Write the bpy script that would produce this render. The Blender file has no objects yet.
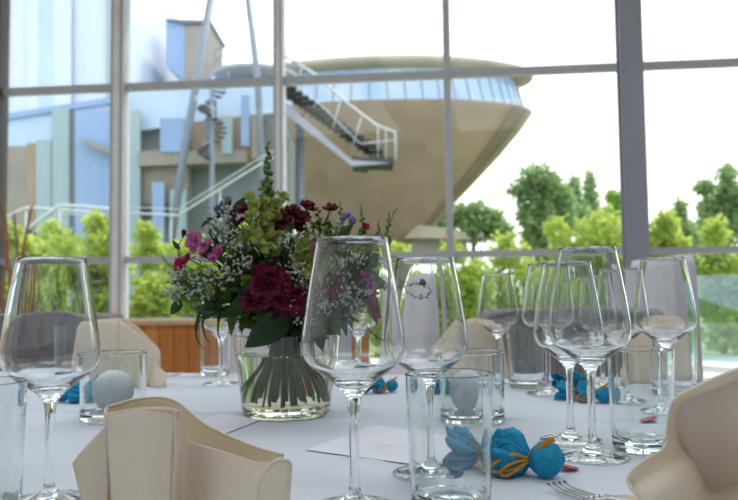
import bpy, math, random
from mathutils import Vector, Matrix, Euler, noise
R = math.radians; PI = math.pi
rnd = random.Random(7)
sc = bpy.context.scene; COL = sc.collection
FPX = 720.0; EYE = 0.938; TZ = 0.75
# ------------------------------------------------------------------ camera
CAMM = Euler((R(90) + math.atan(42 / FPX), 0, 0)).to_matrix() @ Matrix.Rotation(-R(0.7), 3, 'Z')
CAM = Vector((0, 0, EYE))
def ray(px, py): return CAMM @ Vector(((px - 369) / FPX, (250 - py) / FPX, -1))
def P(px, py, d):
    r = ray(px, py); return CAM + r * (d / r.y)
def T(px, py, z=TZ):
    r = ray(px, py); return CAM + r * ((z - EYE) / r.z)
cd = bpy.data.cameras.new('camera'); cam = bpy.data.objects.new('camera', cd); COL.objects.link(cam)
cam.matrix_world = Matrix.Translation(CAM) @ CAMM.to_4x4()
cd.sensor_width = 36; cd.lens = FPX / 738 * 36; cd.clip_start = 0.02; cd.clip_end = 500
cd.dof.use_dof = True; cd.dof.focus_distance = 0.80; cd.dof.aperture_fstop = cd.lens / 4.6
sc.camera = cam
# ------------------------------------------------------------------ helpers
def tag(o, label=None, cat=None, group=None, kind=None):
    if label: o['label'] = label
    if cat: o['category'] = cat
    if group: o['group'] = group
    if kind: o['kind'] = kind
    return o
def thing(name, loc, label, cat, group=None, rz=0.0):
    o = bpy.data.objects.new(name, None); COL.objects.link(o); o.empty_display_size = .02
    o.location = loc; o.rotation_euler = (0, 0, rz)
    return tag(o, label, cat, group)
def mesh(name, vf, mat, parent=None, smooth=True, world=False, solid=0.0, sub=0, bev=0.0):
    vs, fs = vf[0], vf[1]
    if world and parent is not None:
        b = Vector(parent.location); q = parent.parent
        while q: b += q.location; q = q.parent
        vs = [Vector(v) - b for v in vs]
    me = bpy.data.meshes.new(name); me.from_pydata([tuple(v) for v in vs], [], fs); me.update()
    if smooth: me.shade_smooth()
    mats = mat if isinstance(mat, (list, tuple)) else [mat]
    for m in mats: me.materials.append(m)
    if len(vf) > 2:
        for p, i in zip(me.polygons, vf[2]): p.material_index = i
    o = bpy.data.objects.new(name, me); COL.objects.link(o)
    if parent is not None: o.parent = parent
    if bev:
        m = o.modifiers.new('b', 'BEVEL'); m.width = bev; m.segments = 2; m.limit_method = 'ANGLE'
    if solid:
        m = o.modifiers.new('s', 'SOLIDIFY'); m.thickness = solid; m.offset = 0
    if sub:
        m = o.modifiers.new('u', 'SUBSURF'); m.levels = sub; m.render_levels = sub
    return o
def single(name, vf, mat, label, cat, group=None, kind=None, **k):
    """one-mesh thing given in world coordinates, origin moved to its base"""
    vs = [Vector(v) for v in vf[0]]
    c = Vector((sum(v.x for v in vs) / len(vs), sum(v.y for v in vs) / len(vs), min(v.z for v in vs)))
    o = mesh(name, ([v - c for v in vs],) + tuple(vf[1:]), mat, **k); o.location = c
    return tag(o, label, cat, group, kind)
def struct(name, vf, mat, parent=None, **k):
    o = mesh(name, vf, mat, parent, **k)
    if parent is None: o['kind'] = 'structure'
    return o
def merge(*l):
    V = []; F = []
    for vf in l:
        n = len(V); V += [Vector(v) for v in vf[0]]; F += [tuple(i + n for i in f) for f in vf[1]]
    return V, F
def xf(vf, M): return [M @ Vector(v) for v in vf[0]], vf[1]
def move(vf, v): return [Vector(p) + Vector(v) for p in vf[0]], vf[1]
def box(x0, x1, y0, y1, z0, z1):
    v = [(x, y, z) for z in (z0, z1) for y in (y0, y1) for x in (x0, x1)]
    return [Vector(p) for p in v], [(0, 2, 3, 1), (4, 5, 7, 6), (0, 1, 5, 4), (2, 6, 7, 3), (0, 4, 6, 2), (1, 3, 7, 5)]
def lathe(prof, n=48, close=False):
    V = []; F = []; idx = []
    for r, z in prof:
        if r < 1e-6: idx.append([len(V)]); V.append(Vector((0, 0, z)))
        else:
            idx.append(list(range(len(V), len(V) + n)))
            V += [Vector((r * math.cos(2 * PI * k / n), r * math.sin(2 * PI * k / n), z)) for k in range(n)]
    prs = list(zip(idx[:-1], idx[1:]))
    if close: prs.append((idx[-1], idx[0]))
    for a, b in prs:
        for k in range(n):
            k2 = (k + 1) % n
            if len(a) == 1 and len(b) == 1: continue
            if len(a) == 1: F.append((a[0], b[k2], b[k]))
            elif len(b) == 1: F.append((a[k], a[k2], b[0]))
            else: F.append((a[k], a[k2], b[k2], b[k]))
    return V, F
def dense(pr, edge=.0003, step=.004):
    """keep corners crisp under smooth shading: extra rings close to every corner"""
    out = [pr[0]]
    for a, b in zip(pr[:-1], pr[1:]):
        L = math.dist(a, b)
        if L > 3 * edge:
            n = max(1, int(L / step)); ts = [edge / L] + [k / n for k in range(1, n)] + [1 - edge / L]
            out += [(a[0] + (b[0] - a[0]) * t, a[1] + (b[1] - a[1]) * t) for t in ts]
        out.append(b)
    return out
def frame(d):
    d = Vector(d).normalized(); u = Vector((0, 0, 1)) if abs(d.z) < .9 else Vector((1, 0, 0))
    x = u.cross(d).normalized(); return x, d.cross(x).normalized(), d
def tube(pts, rad, n=8, caps=True):
    pts = [Vector(p) for p in pts]; V = []; F = []
    m = len(pts); px = None
    for i, p in enumerate(pts):
        d = pts[min(i + 1, m - 1)] - pts[max(i - 1, 0)]
        if px is None: x, y, _ = frame(d)
        else:
            d.normalize(); x = (px - d * px.dot(d)).normalized(); y = d.cross(x)
        px = x
        r = rad(i / (m - 1)) if callable(rad) else rad
        for k in range(n):
            a = 2 * PI * k / n; V.append(p + x * (r * math.cos(a)) + y * (r * math.sin(a)))
    for i in range(m - 1):
        for k in range(n):
            k2 = (k + 1) % n; F.append((i * n + k, i * n + k2, (i + 1) * n + k2, (i + 1) * n + k))
    if caps: F.append(tuple(range(n))[::-1]); F.append(tuple(range((m - 1) * n, m * n)))
    return V, F
def cr(a, b, c, d, t):
    return 0.5 * ((2 * b) + (c - a) * t + (2 * a - 5 * b + 4 * c - d) * t * t + (3 * b - a - 3 * c + d) * t ** 3)
def spline(pts, n):
    pts = [Vector(p) for p in pts]; m = len(pts) - 1; out = []
    for i in range(n + 1):
        u = i / n * m; k = min(int(u), m - 1); t = u - k
        a = pts[k - 1] if k > 0 else pts[k] * 2 - pts[k + 1]
        d = pts[k + 2] if k + 2 <= m else pts[k + 1] * 2 - pts[k]
        out.append(cr(a, pts[k], pts[k + 1], d, t))
    return out
def sheet(rows, nu=24, nv=24):
    """smooth surface through rows of control points"""
    A = [spline(r, nu) for r in rows]
    B = [spline([a[i] for a in A], nv) for i in range(nu + 1)]
    V = [B[i][j] for i in range(nu + 1) for j in range(nv + 1)]
    F = [(i * (nv + 1) + j, (i + 1) * (nv + 1) + j, (i + 1) * (nv + 1) + j + 1, i * (nv + 1) + j + 1) for i in range(nu) for j in range(nv)]
    return V, F
def sphere(c, r, nu=12, nv=8, s=(1, 1, 1)):
    prof = [(math.sin(PI * i / nv), -math.cos(PI * i / nv)) for i in range(nv + 1)]
    prof[0] = (0, -1); prof[-1] = (0, 1)
    V, F = lathe(prof, nu)
    return [Vector((v.x * r * s[0], v.y * r * s[1], v.z * r * s[2])) + Vector(c) for v in V], F
def prism(poly, off):
    """polygon of world points, pushed along off: a solid with thickness"""
    n = len(poly); off = Vector(off); V = [Vector(p) for p in poly] + [Vector(p) + off for p in poly]
    F = [tuple(range(n)), tuple(range(2 * n - 1, n - 1, -1))]
    for i in range(n): F.append((i, i + n, (i + 1) % n + n, (i + 1) % n)[::-1])
    return V, F
def ppoly(pts, d, th): return prism([P(x, y, d) for x, y in pts], (0, th, 0))
# ------------------------------------------------------------------ materials
def lin(c):
    return tuple(((x / 255) / 12.92 if x / 255 <= .04045 else ((x / 255 + .055) / 1.055) ** 2.4) for x in c[:3]) + (1,)
def mat_new(name):
    m = bpy.data.materials.new(name); m.use_nodes = True; nt = m.node_tree; nt.nodes.clear()
    o = nt.nodes.new('ShaderNodeOutputMaterial'); return m, nt, o
def pbr(name, c, rough=.6, metal=0, c2=None, scale=20, bump=0, bscale=None, trans=0, tcol=None, spec=.4, sheen=0, stretch=None, detail=4, emit=None):
    m, nt, o = mat_new(name); b = nt.nodes.new('ShaderNodeBsdfPrincipled')
    b.inputs['Base Color'].default_value = lin(c); b.inputs['Roughness'].default_value = rough
    b.inputs['Metallic'].default_value = metal; b.inputs['Specular IOR Level'].default_value = spec
    b.inputs['Sheen Weight'].default_value = sheen
    tc = nt.nodes.new('ShaderNodeTexCoord'); src = tc.outputs['Object']
    if stretch:
        mp = nt.nodes.new('ShaderNodeMapping'); mp.inputs['Scale'].default_value = stretch
        nt.links.new(src, mp.inputs['Vector']); src = mp.outputs['Vector']
    if c2:
        n = nt.nodes.new('ShaderNodeTexNoise'); n.inputs['Scale'].default_value = scale; n.inputs['Detail'].default_value = detail
        nt.links.new(src, n.inputs['Vector'])
        r = nt.nodes.new('ShaderNodeValToRGB'); r.color_ramp.elements[0].position = .35; r.color_ramp.elements[1].position = .65
        r.color_ramp.elements[0].color = lin(c); r.color_ramp.elements[1].color = lin(c2)
        nt.links.new(n.outputs['Fac'], r.inputs['Fac']); nt.links.new(r.outputs['Color'], b.inputs['Base Color'])
    if bump:
        n = nt.nodes.new('ShaderNodeTexNoise'); n.inputs['Scale'].default_value = bscale or scale; n.inputs['Detail'].default_value = 3
        nt.links.new(src, n.inputs['Vector']); bp = nt.nodes.new('ShaderNodeBump'); bp.inputs['Strength'].default_value = bump
        bp.inputs['Distance'].default_value = .002
        nt.links.new(n.outputs['Fac'], bp.inputs['Height']); nt.links.new(bp.outputs['Normal'], b.inputs['Normal'])
    if trans:
        t = nt.nodes.new('ShaderNodeBsdfTranslucent'); t.inputs['Color'].default_value = lin(tcol or c)
        mx = nt.nodes.new('ShaderNodeMixShader'); mx.inputs[0].default_value = trans
        nt.links.new(b.outputs[0], mx.inputs[1]); nt.links.new(t.outputs[0], mx.inputs[2]); nt.links.new(mx.outputs[0], o.inputs[0])
    else: nt.links.new(b.outputs[0], o.inputs[0])
    return m
def glass(name, col=(1, 1, 1, 1), ior=1.5, rough=0):
    m, nt, o = mat_new(name); g = nt.nodes.new('ShaderNodeBsdfGlass')
    g.inputs['Color'].default_value = col; g.inputs['IOR'].default_value = ior; g.inputs['Roughness'].default_value = rough
    nt.links.new(g.outputs[0], o.inputs[0]); return m
def pane(name, tint=(1, 1, 1, 1), ior=1.5, refl=1.0):
    m, nt, o = mat_new(name); t = nt.nodes.new('ShaderNodeBsdfTransparent'); t.inputs[0].default_value = tint
    g = nt.nodes.new('ShaderNodeBsdfGlossy'); g.inputs['Roughness'].default_value = .02
    f = nt.nodes.new('ShaderNodeFresnel'); f.inputs['IOR'].default_value = ior
    k = nt.nodes.new('ShaderNodeMath'); k.operation = 'MULTIPLY'; k.inputs[1].default_value = refl
    mx = nt.nodes.new('ShaderNodeMixShader'); nt.links.new(f.outputs[0], k.inputs[0]); nt.links.new(k.outputs[0], mx.inputs[0])
    nt.links.new(t.outputs[0], mx.inputs[1]); nt.links.new(g.outputs[0], mx.inputs[2]); nt.links.new(mx.outputs[0], o.inputs[0])
    return m
def cloth_mat(name, c, trans=.0, tcol=None, weave=1400, c2=None):
    m = pbr(name, c, .85, c2=c2, scale=3, trans=trans, tcol=tcol, spec=.15, sheen=.15)
    nt = m.node_tree; b = [n for n in nt.nodes if n.type == 'BSDF_PRINCIPLED'][0]; tc = [n for n in nt.nodes if n.type == 'TEX_COORD'][0]
    w1 = nt.nodes.new('ShaderNodeTexWave'); w1.inputs['Scale'].default_value = weave / 6.28; w1.bands_direction = 'X'
    w2 = nt.nodes.new('ShaderNodeTexWave'); w2.inputs['Scale'].default_value = weave / 6.28; w2.bands_direction = 'Z'
    w3 = nt.nodes.new('ShaderNodeTexWave'); w3.inputs['Scale'].default_value = weave / 6.28; w3.bands_direction = 'Y'
    a = nt.nodes.new('ShaderNodeMath'); a.operation = 'ADD'; a2 = nt.nodes.new('ShaderNodeMath'); a2.operation = 'ADD'
    for w in (w1, w2, w3): nt.links.new(tc.outputs['Object'], w.inputs['Vector'])
    nt.links.new(w1.outputs['Fac'], a.inputs[0]); nt.links.new(w2.outputs['Fac'], a.inputs[1])
    nt.links.new(a.outputs[0], a2.inputs[0]); nt.links.new(w3.outputs['Fac'], a2.inputs[1])
    bp = nt.nodes.new('ShaderNodeBump'); bp.inputs['Strength'].default_value = .12; bp.inputs['Distance'].default_value = .0003
    nt.links.new(a2.outputs[0], bp.inputs['Height']); nt.links.new(bp.outputs['Normal'], b.inputs['Normal'])
    return m
M = {}
M['crystal'] = glass('crystal', (.985, .99, .99, 1), 1.5)
M['tumbler_glass'] = glass('tumbler_glass', (.97, .985, .98, 1), 1.5)
M['green_glass'] = glass('green_glass', (.97, .99, .98, 1), 1.5)
M['water'] = glass('water', (.98, .97, .88, 1), 1.33, .07)
M['pane'] = pane('window_pane', (.97, .985, .98, 1), 1.45, .45)
M['balu'] = pane('balustrade_pane', (.80, .95, .97, 1), 1.5, 2.2)
M['cloth'] = cloth_mat('white_linen', (212, 219, 230), weave=1500)
M['cover'] = cloth_mat('chair_cover_fabric', (226, 224, 232), weave=1200, trans=.15)
M['napkin'] = cloth_mat('cream_linen', (236, 232, 227), .36, (252, 232, 176), weave=2200)
M['hem'] = cloth_mat('cream_hem', (214, 198, 176), .1, (235, 200, 140), weave=2200)
M['grey_fabric'] = pbr('grey_fabric', (136, 132, 133), .9, c2=(120, 117, 119), scale=120, bump=.3, bscale=500, sheen=.3)
M['steel'] = pbr('steel', (200, 200, 205), .22, 1)
M['frame'] = pbr('window_frame_paint', (196, 198, 202), .45, c2=(188, 190, 195), scale=4)
M['frame_lit'] = pbr('window_frame_lit_side', (252, 252, 250), .35, c2=(238, 238, 238), scale=6)  # whitened frame colour, stands in for light on the mullion side
M['column'] = pbr('column_paint', (162, 166, 178), .55, c2=(156, 160, 172), scale=3)
M['dark_frame'] = pbr('dark_frame', (62, 56, 52), .5)
M['candle'] = pbr('candle_wax', (226, 228, 236), .5, trans=.12, bump=.08, bscale=300)
M['wick'] = pbr('wick', (215, 210, 200), .9)
M['blue'] = pbr('blue_crepe', (34, 164, 204), .65, c2=(20, 146, 190), scale=140, bump=.7, bscale=260, trans=.22, tcol=(40, 190, 225))
M['gold'] = pbr('raffia', (214, 160, 52), .6, c2=(190, 130, 35), scale=200, trans=.15, bump=.3, bscale=500, stretch=(1, 1, 6))
M['paper'] = pbr('paper', (234, 234, 243), .8, c2=(229, 230, 240), scale=40)
M['ink'] = pbr('ink', (120, 115, 140), .6)
M['petal_pink'] = pbr('loose_petal', (214, 120, 140), .6, c2=(196, 92, 122), scale=80, trans=.2)
M['wall'] = pbr('plaster', (232, 230, 226), .9, c2=(226, 224, 220), scale=5)
M['ceiling'] = pbr('ceiling_plaster', (236, 236, 236), .9, c2=(232, 232, 232), scale=5)
M['floor'] = pbr('floor_stone', (178, 170, 162), .5, c2=(162, 155, 148), scale=6)
M['oak'] = pbr('oak', (120, 84, 52), .5, c2=(96, 66, 40), scale=8, stretch=(1, 8, 8))
def planks():
    m, nt, o = mat_new('vertical_planks'); b = nt.nodes.new('ShaderNodeBsdfPrincipled'); b.inputs['Roughness'].default_value = .45
    tc = nt.nodes.new('ShaderNodeTexCoord'); sp = nt.nodes.new('ShaderNodeSeparateXYZ'); nt.links.new(tc.outputs['Object'], sp.inputs[0])
    mu = nt.nodes.new('ShaderNodeMath'); mu.operation = 'MULTIPLY'; mu.inputs[1].default_value = 1 / .125; nt.links.new(sp.outputs['X'], mu.inputs[0])
    fl = nt.nodes.new('ShaderNodeMath'); fl.operation = 'FLOOR'; nt.links.new(mu.outputs[0], fl.inputs[0])
    wn = nt.nodes.new('ShaderNodeTexWhiteNoise'); wn.noise_dimensions = '1D'; nt.links.new(fl.outputs[0], wn.inputs['W'])
    fr = nt.nodes.new('ShaderNodeMath'); fr.operation = 'FRACT'; nt.links.new(mu.outputs[0], fr.inputs[0])
    gt = nt.nodes.new('ShaderNodeMath'); gt.operation = 'GREATER_THAN'; gt.inputs[1].default_value = .05; nt.links.new(fr.outputs[0], gt.inputs[0])
    ns = nt.nodes.new('ShaderNodeTexNoise'); mp = nt.nodes.new('ShaderNodeMapping'); mp.inputs['Scale'].default_value = (40, 40, 3)
    nt.links.new(tc.outputs['Object'], mp.inputs[0]); nt.links.new(mp.outputs[0], ns.inputs['Vector']); ns.inputs['Scale'].default_value = 1
    ad = nt.nodes.new('ShaderNodeMath'); ad.operation = 'ADD'; nt.links.new(wn.outputs['Value'], ad.inputs[0]); nt.links.new(ns.outputs['Fac'], ad.inputs[1])
    hf = nt.nodes.new('ShaderNodeMath'); hf.operation = 'MULTIPLY'; hf.inputs[1].default_value = .5; nt.links.new(ad.outputs[0], hf.inputs[0])
    rp = nt.nodes.new('ShaderNodeValToRGB'); rp.color_ramp.elements[0].color = lin((186, 112, 50)); rp.color_ramp.elements[1].color = lin((226, 152, 80))
    rp.color_ramp.elements[0].position = .2; rp.color_ramp.elements[1].position = .8
    nt.links.new(hf.outputs[0], rp.inputs[0])
    mx = nt.nodes.new('ShaderNodeMix'); mx.data_type = 'RGBA'; nt.links.new(gt.outputs[0], mx.inputs[0])
    mx.inputs[6].default_value = lin((80, 45, 22)); nt.links.new(rp.outputs[0], mx.inputs[7]); nt.links.new(mx.outputs[2], b.inputs['Base Color'])
    nt.links.new(b.outputs[0], o.inputs[0]); return m
M['planks'] = planks()
M['sill'] = pbr('pale_oak_sill', (214, 186, 148), .5, c2=(202, 172, 132), scale=8, stretch=(1, 10, 10))
# foliage
M['leaf'] = pbr('bouquet_leaf', (60, 92, 42), .55, c2=(46, 74, 34), scale=60, trans=.32, tcol=(110, 150, 50))
M['leaf_dark'] = pbr('bouquet_leaf_dark', (40, 66, 34), .45, c2=(32, 54, 28), scale=60, trans=.15, tcol=(80, 120, 40))
M['leaf_lime'] = pbr('lime_floret', (126, 140, 70), .55, c2=(152, 164, 92), scale=80, trans=.25, tcol=(215, 225, 120))
M['bud_green'] = pbr('bud_green', (104, 132, 62), .5, c2=(80, 110, 50), scale=80, trans=.2)
M['stem'] = pbr('cut_stem', (96, 124, 56), .5, c2=(70, 100, 40), scale=60)
M['burgundy'] = pbr('burgundy_petal', (98, 8, 30), .55, c2=(72, 5, 22), scale=60, trans=.15, tcol=(150, 10, 36))
M['magenta'] = pbr('magenta_petal', (158, 24, 84), .55, c2=(128, 16, 66), scale=60, trans=.3, tcol=(220, 40, 110))
M['raspberry'] = pbr('raspberry_petal', (104, 12, 50), .6, c2=(78, 8, 38), scale=50, trans=.15, tcol=(190, 30, 90))
M['mauve'] = pbr('mauve_petal', (196, 110, 160), .55, c2=(178, 84, 142), scale=50, trans=.3, tcol=(225, 130, 185))
M['white_fl'] = pbr('white_blossom', (206, 208, 200), .7, trans=.2)
M['lilac'] = pbr('lilac_bud', (128, 128, 176), .6, trans=.2)
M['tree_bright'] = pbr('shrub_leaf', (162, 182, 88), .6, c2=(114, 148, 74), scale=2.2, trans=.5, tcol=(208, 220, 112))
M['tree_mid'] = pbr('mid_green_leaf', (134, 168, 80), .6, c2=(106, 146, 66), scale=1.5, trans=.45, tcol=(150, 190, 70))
M['tree_hazy'] = pbr('hazy_green_leaf', (140, 164, 122), .8, c2=(118, 146, 104), scale=1, trans=.45, tcol=(170, 196, 130))  # distance haze lightened into the leaf colour
M['bark'] = pbr('bark', (104, 88, 70), .9, c2=(80, 66, 52), scale=6)
M['twig'] = pbr('red_brown_branch', (176, 132, 104), .8, c2=(150, 108, 84), scale=20)
M['lawn'] = pbr('lawn', (132, 144, 96), .95, c2=(112, 128, 80), scale=1.5)
M['paving'] = pbr('terrace_paving', (196, 196, 190), .8, c2=(180, 180, 174), scale=2)
# buildings
M['concrete'] = pbr('warm_concrete', (158, 142, 122), .85, c2=(144, 130, 112), scale=.7, bump=.2, bscale=4)
M['shingle'] = pbr('hull_shingle', (150, 132, 112), .5, c2=(134, 117, 99), scale=.9, stretch=(1, 1, 1), bump=.2, bscale=5)
M['hull_band'] = pbr('hull_dark_stripe', (112, 100, 84), .7, c2=(124, 110, 92), scale=1)
M['roof_metal'] = pbr('roof_metal', (168, 158, 144), .6, c2=(154, 145, 132), scale=1)
M['skyglass'] = pbr('blue_window_glass', (144, 178, 218), .12, .0, c2=(182, 200, 220), scale=.6, spec=.8)
M['sky_panel'] = pbr('facade_sky_reflection', (204, 212, 224), .4, c2=(184, 200, 222), scale=.35, stretch=(2, 1, .3))  # sky mirrored in the upper glazing, painted as colour
M['teal_panel'] = pbr('teal_facade_glass', (150, 170, 174), .3, c2=(136, 158, 166), scale=.5, stretch=(3, 1, .4))
M['blue_panel'] = pbr('blue_facade_glass', (124, 150, 190), .25, c2=(140, 166, 202), scale=.5, stretch=(2, 1, .4))
M['ltblue_panel'] = pbr('light_blue_facade_glass', (168, 190, 216), .3, c2=(184, 202, 224), scale=.5)
M['beige_panel'] = pbr('beige_facade', (148, 142, 132), .8, c2=(132, 130, 124), scale=.8)
M['grey_panel'] = pbr('grey_facade', (122, 130, 132), .6, c2=(108, 118, 122), scale=.8)
M['dark_panel'] = pbr('dark_facade_gap', (104, 114, 124), .5)
M['white_rail'] = pbr('galvanised_rail', (186, 194, 198), .5, .2)
M['tread'] = pbr('dark_grating', (66, 66, 68), .6)
M['steelblue'] = pbr('steel_post', (116, 126, 138), .5, .2)
# ------------------------------------------------------------------ world and sun
w = bpy.data.worlds.new('World'); sc.world = w; w.use_nodes = True; nt = w.node_tree; nt.nodes.clear()
wo = nt.nodes.new('ShaderNodeOutputWorld'); bg = nt.nodes.new('ShaderNodeBackground'); nt.links.new(bg.outputs[0], wo.inputs[0])
tc = nt.nodes.new('ShaderNodeTexCoord'); mp = nt.nodes.new('ShaderNodeMapping'); mp.inputs['Scale'].default_value = (1, 1, 2.5)
ns = nt.nodes.new('ShaderNodeTexNoise'); ns.inputs['Scale'].default_value = 1.6; ns.inputs['Detail'].default_value = 5
rp = nt.nodes.new('ShaderNodeValToRGB'); rp.color_ramp.elements[0].color = (.76, .90, 1.04, 1); rp.color_ramp.elements[1].color = (1, 1, 1, 1)
rp.color_ramp.elements[0].position = .38; rp.color_ramp.elements[1].position = .58
nt.links.new(tc.outputs['Generated'], mp.inputs[0]); nt.links.new(mp.outputs[0], ns.inputs['Vector']); nt.links.new(ns.outputs['Fac'], rp.inputs[0])
nt.links.new(rp.outputs[0], bg.inputs['Color']); bg.inputs['Strength'].default_value = 2.0
sl = bpy.data.lights.new('sun', 'SUN'); sl.energy = 3.0; sl.angle = R(1.5); sl.color = (1, .95, .86)
so = bpy.data.objects.new('sun', sl); COL.objects.link(so); so.rotation_euler = Vector((-.45, -.55, -1.25)).to_track_quat('-Z', 'Y').to_euler()
# ------------------------------------------------------------------ room
YAW = -R(5.5)
WP = P(300, 292, 6.0); WX = Vector((math.cos(YAW), math.sin(YAW), 0)); WN = Vector((-math.sin(YAW), math.cos(YAW), 0))
def wall_u(px, py=292):
    r = ray(px, py); t = (WP - CAM).dot(WN) / r.dot(WN); p = CAM + r * t
    return (p - WP).dot(WX), p.z
WM = Matrix.Translation((WP.x, WP.y, 0)) @ Matrix.Rotation(YAW, 4, 'Z')
def wbox(u0, u1, z0, z1, v0, v1): return xf(box(u0, u1, v0, v1, z0, z1), WM)
def wall_part(name, u0, u1, z0, z1, v0, v1, mat, **k):   # box with its own wall-aligned transform
    o = mesh(name, box(0, u1 - u0, v0, v1, 0, z1 - z0), mat, smooth=False, **k)
    o.matrix_world = WM @ Matrix.Translation((u0, 0, z0)); return o
ZT = wall_u(300, 80.5)[1]; ZL = wall_u(300, 257)[1]; ZS = wall_u(180, 318)[1]; ZC = 4.3
uL = wall_u(-2)[0]; u1 = wall_u(119.5)[0]; u2 = wall_u(281)[0]; u3 = wall_u(451)[0]; u4 = wall_u(638)[0]; u5 = u4 + (u4 - u3)
us = [uL - 1.3, uL, u1, u2, u3, u4, u5]
struct('floor', xf(box(-4.5, 5.5, -9.5, .3, -.12, 0), WM), M['floor'], smooth=False)
struct('ceiling', xf(box(-4.5, 5.5, -9.5, .5, ZC, ZC + .2), WM), M['ceiling'], smooth=False)
M['wall_dark'] = pbr('grey_wall_paint', (84, 82, 80), .9, c2=(78, 76, 74), scale=4)
struct('wall_back', xf(box(-4.45, 5.5, -9.5, -9.35, 0, ZC), WM), M['wall_dark'], smooth=False)
struct('wall_right', xf(box(5.5, 5.65, -9.5, .2, 0, ZC), WM), M['wall_dark'], smooth=False)
struct('wall_left', xf(box(-4.6, -4.45, -10.5, .2, 0, ZC), WM), M['wall'], smooth=False)
# bay windows
for i in range(6):
    a, b = us[i], us[i + 1]
    low = i <= 2
    z0 = ZS if low else .05
    o = mesh('window_%d' % (i + 1), merge(box(a, b, -.03, .03, ZT - .032, ZT + .032), box(a, b, -.03, .03, ZL - .028, ZL + .028),
        box(a, b, -.03, .03, ZC - .06, ZC), box(a, b, -.035, .035, z0 - .05, z0)), M['frame'], smooth=False)
    o.matrix_world = WM; o['kind'] = 'structure'
    pan = [(z0, ZL - .028), (ZL + .028, ZT - .032), (ZT + .032, ZC - .06)]
    for (p0, p1) in pan:
        mesh('glass_pane', box(a, b, -.004, .004, p0, p1), M['pane'], o, smooth=False)
mw = [.05, .03, .055, .038, .029]
k = 1
for i, u in enumerate(us[:5]):
    hw = mw[i]; z0 = ZS if i < 3 else 0
    wall_part('trim_%d' % k, u - hw, u + hw, z0 - .05 if z0 else 0, ZC, -.09, .06, M['dark_frame'] if i == 1 else M['frame'])['kind'] = 'structure'; k += 1
# cover strips on two mullions, their lit side put into a near-white colour
wall_part('trim_%d' % k, u1 - .024, u1 + .026, ZS, ZC, -.105, -.09, M['frame_lit'])['kind'] = 'structure'; k += 1
wall_part('trim_%d' % k, u2 - .012, u2 + .018, ZS, ZC, -.1, -.09, M['frame_lit'])['kind'] = 'structure'; k += 1
# steel column: an I section standing just inside the glass
o = mesh('trim_%d' % k, merge(box(-.088, .088, -.02, 0, 0, ZC), box(-.088, .088, .1, .12, 0, ZC), box(-.008, .008, 0, .1, 0, ZC), box(-.088, -.078, -.026, -.02, 0, ZC)), M['column'], smooth=False)
o.matrix_world = WM @ Matrix.Translation((u4 - .045, -.2, 0)); o['kind'] = 'structure'; k += 1
# low timber parapet under the left windows
ue = wall_u(372)[0]
o = wall_part('wall_front', -4.4, ue, 0, ZS - .045, -.16, .04, M['planks']); o['kind'] = 'structure'
o = wall_part('trim_%d' % k, -4.4, ue + .01, ZS - .05, ZS - .012, -.19, .05, M['sill']); o['kind'] = 'structure'; k += 1
for i_, (x_, y_) in enumerate(((-2.2, -1.6), (1.4, -1.9), (-2.6, 2.4), (.6, 2.2), (3.6, 2.0))):  # unseen fill lights added under the ceiling to brighten the room
    al = bpy.data.lights.new('ceiling_fill', 'AREA'); al.shape = 'RECTANGLE'; al.size = 2.4; al.size_y = 2.4; al.energy = 50 if y_ < 0 else 33; al.color = (.93, .97, 1)
    ao = bpy.data.objects.new('ceiling_fill', al); COL.objects.link(ao); ao.location = (x_, y_, ZC - .05)
# ------------------------------------------------------------------ outdoors
struct('ground', box(-80, 80, 6.6, 140, -.5, -.25), M['lawn'], smooth=False)
struct('terrace', xf(box(-8, 14, .3, 5.5, -.25, -.06), WM), M['paving'], smooth=False)

def leaves(blobs, n, size, seed, flat=.5):
    r = random.Random(seed); V = []; F = []
    tot = sum(b[1] ** 2 for b in blobs)
    for c, rad, sz in blobs:
        m = int(n * rad ** 2 / tot)
        for _ in range(m):
            d = Vector((r.gauss(0, 1), r.gauss(0, 1), r.gauss(0, 1))).normalized()
            rr = rad * (r.random() ** .35)
            nv = noise.noise(Vector(d) * 2.3 + Vector(c)) * .35
            p = Vector(c) + Vector((d.x, d.y, d.z * sz)) * rr * (1 + nv)
            a = Vector((r.gauss(0, 1), r.gauss(0, 1), r.gauss(0, .7))).normalized(); b = a.cross(Vector((r.gauss(0, 1), r.gauss(0, 1), r.gauss(0, 1)))).normalized()
            s = size * r.uniform(.6, 1.3); k0 = len(V)
            V += [p, p + a * s * .5 + b * s * .3, p + a * s, p + a * s * .5 - b * s * .3]; F.append((k0, k0 + 1, k0 + 2, k0 + 3))
    return V, F
def tree(name, base, blobs, n, size, mat, label, cat, group, seed, trunk=.12, limbs=5):
    """base: ground point; blobs in world coordinates"""
    t = thing(name, base, label, cat, group); r = random.Random(seed)
    top = sum((Vector(b[0]) for b in blobs), Vector()) / len(blobs)
    b0 = Vector(base)
    tb = [tube(spline([b0, b0.lerp(top, .5) + Vector((r.uniform(-.1, .1), 0, 0)), top], 8), lambda s: trunk * (1 - .7 * s), 7)]
    for bl in blobs[:limbs]:
        tb.append(tube([b0.lerp(top, .45), Vector(bl[0])], lambda s: trunk * .4 * (1 - .7 * s), 5))
    mesh('trunk', merge(*tb), M['bark'], t, world=True)
    mesh('foliage', leaves(blobs, n, size, seed), mat, t, smooth=False, world=True)
    return t
GZ = -.25
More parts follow.
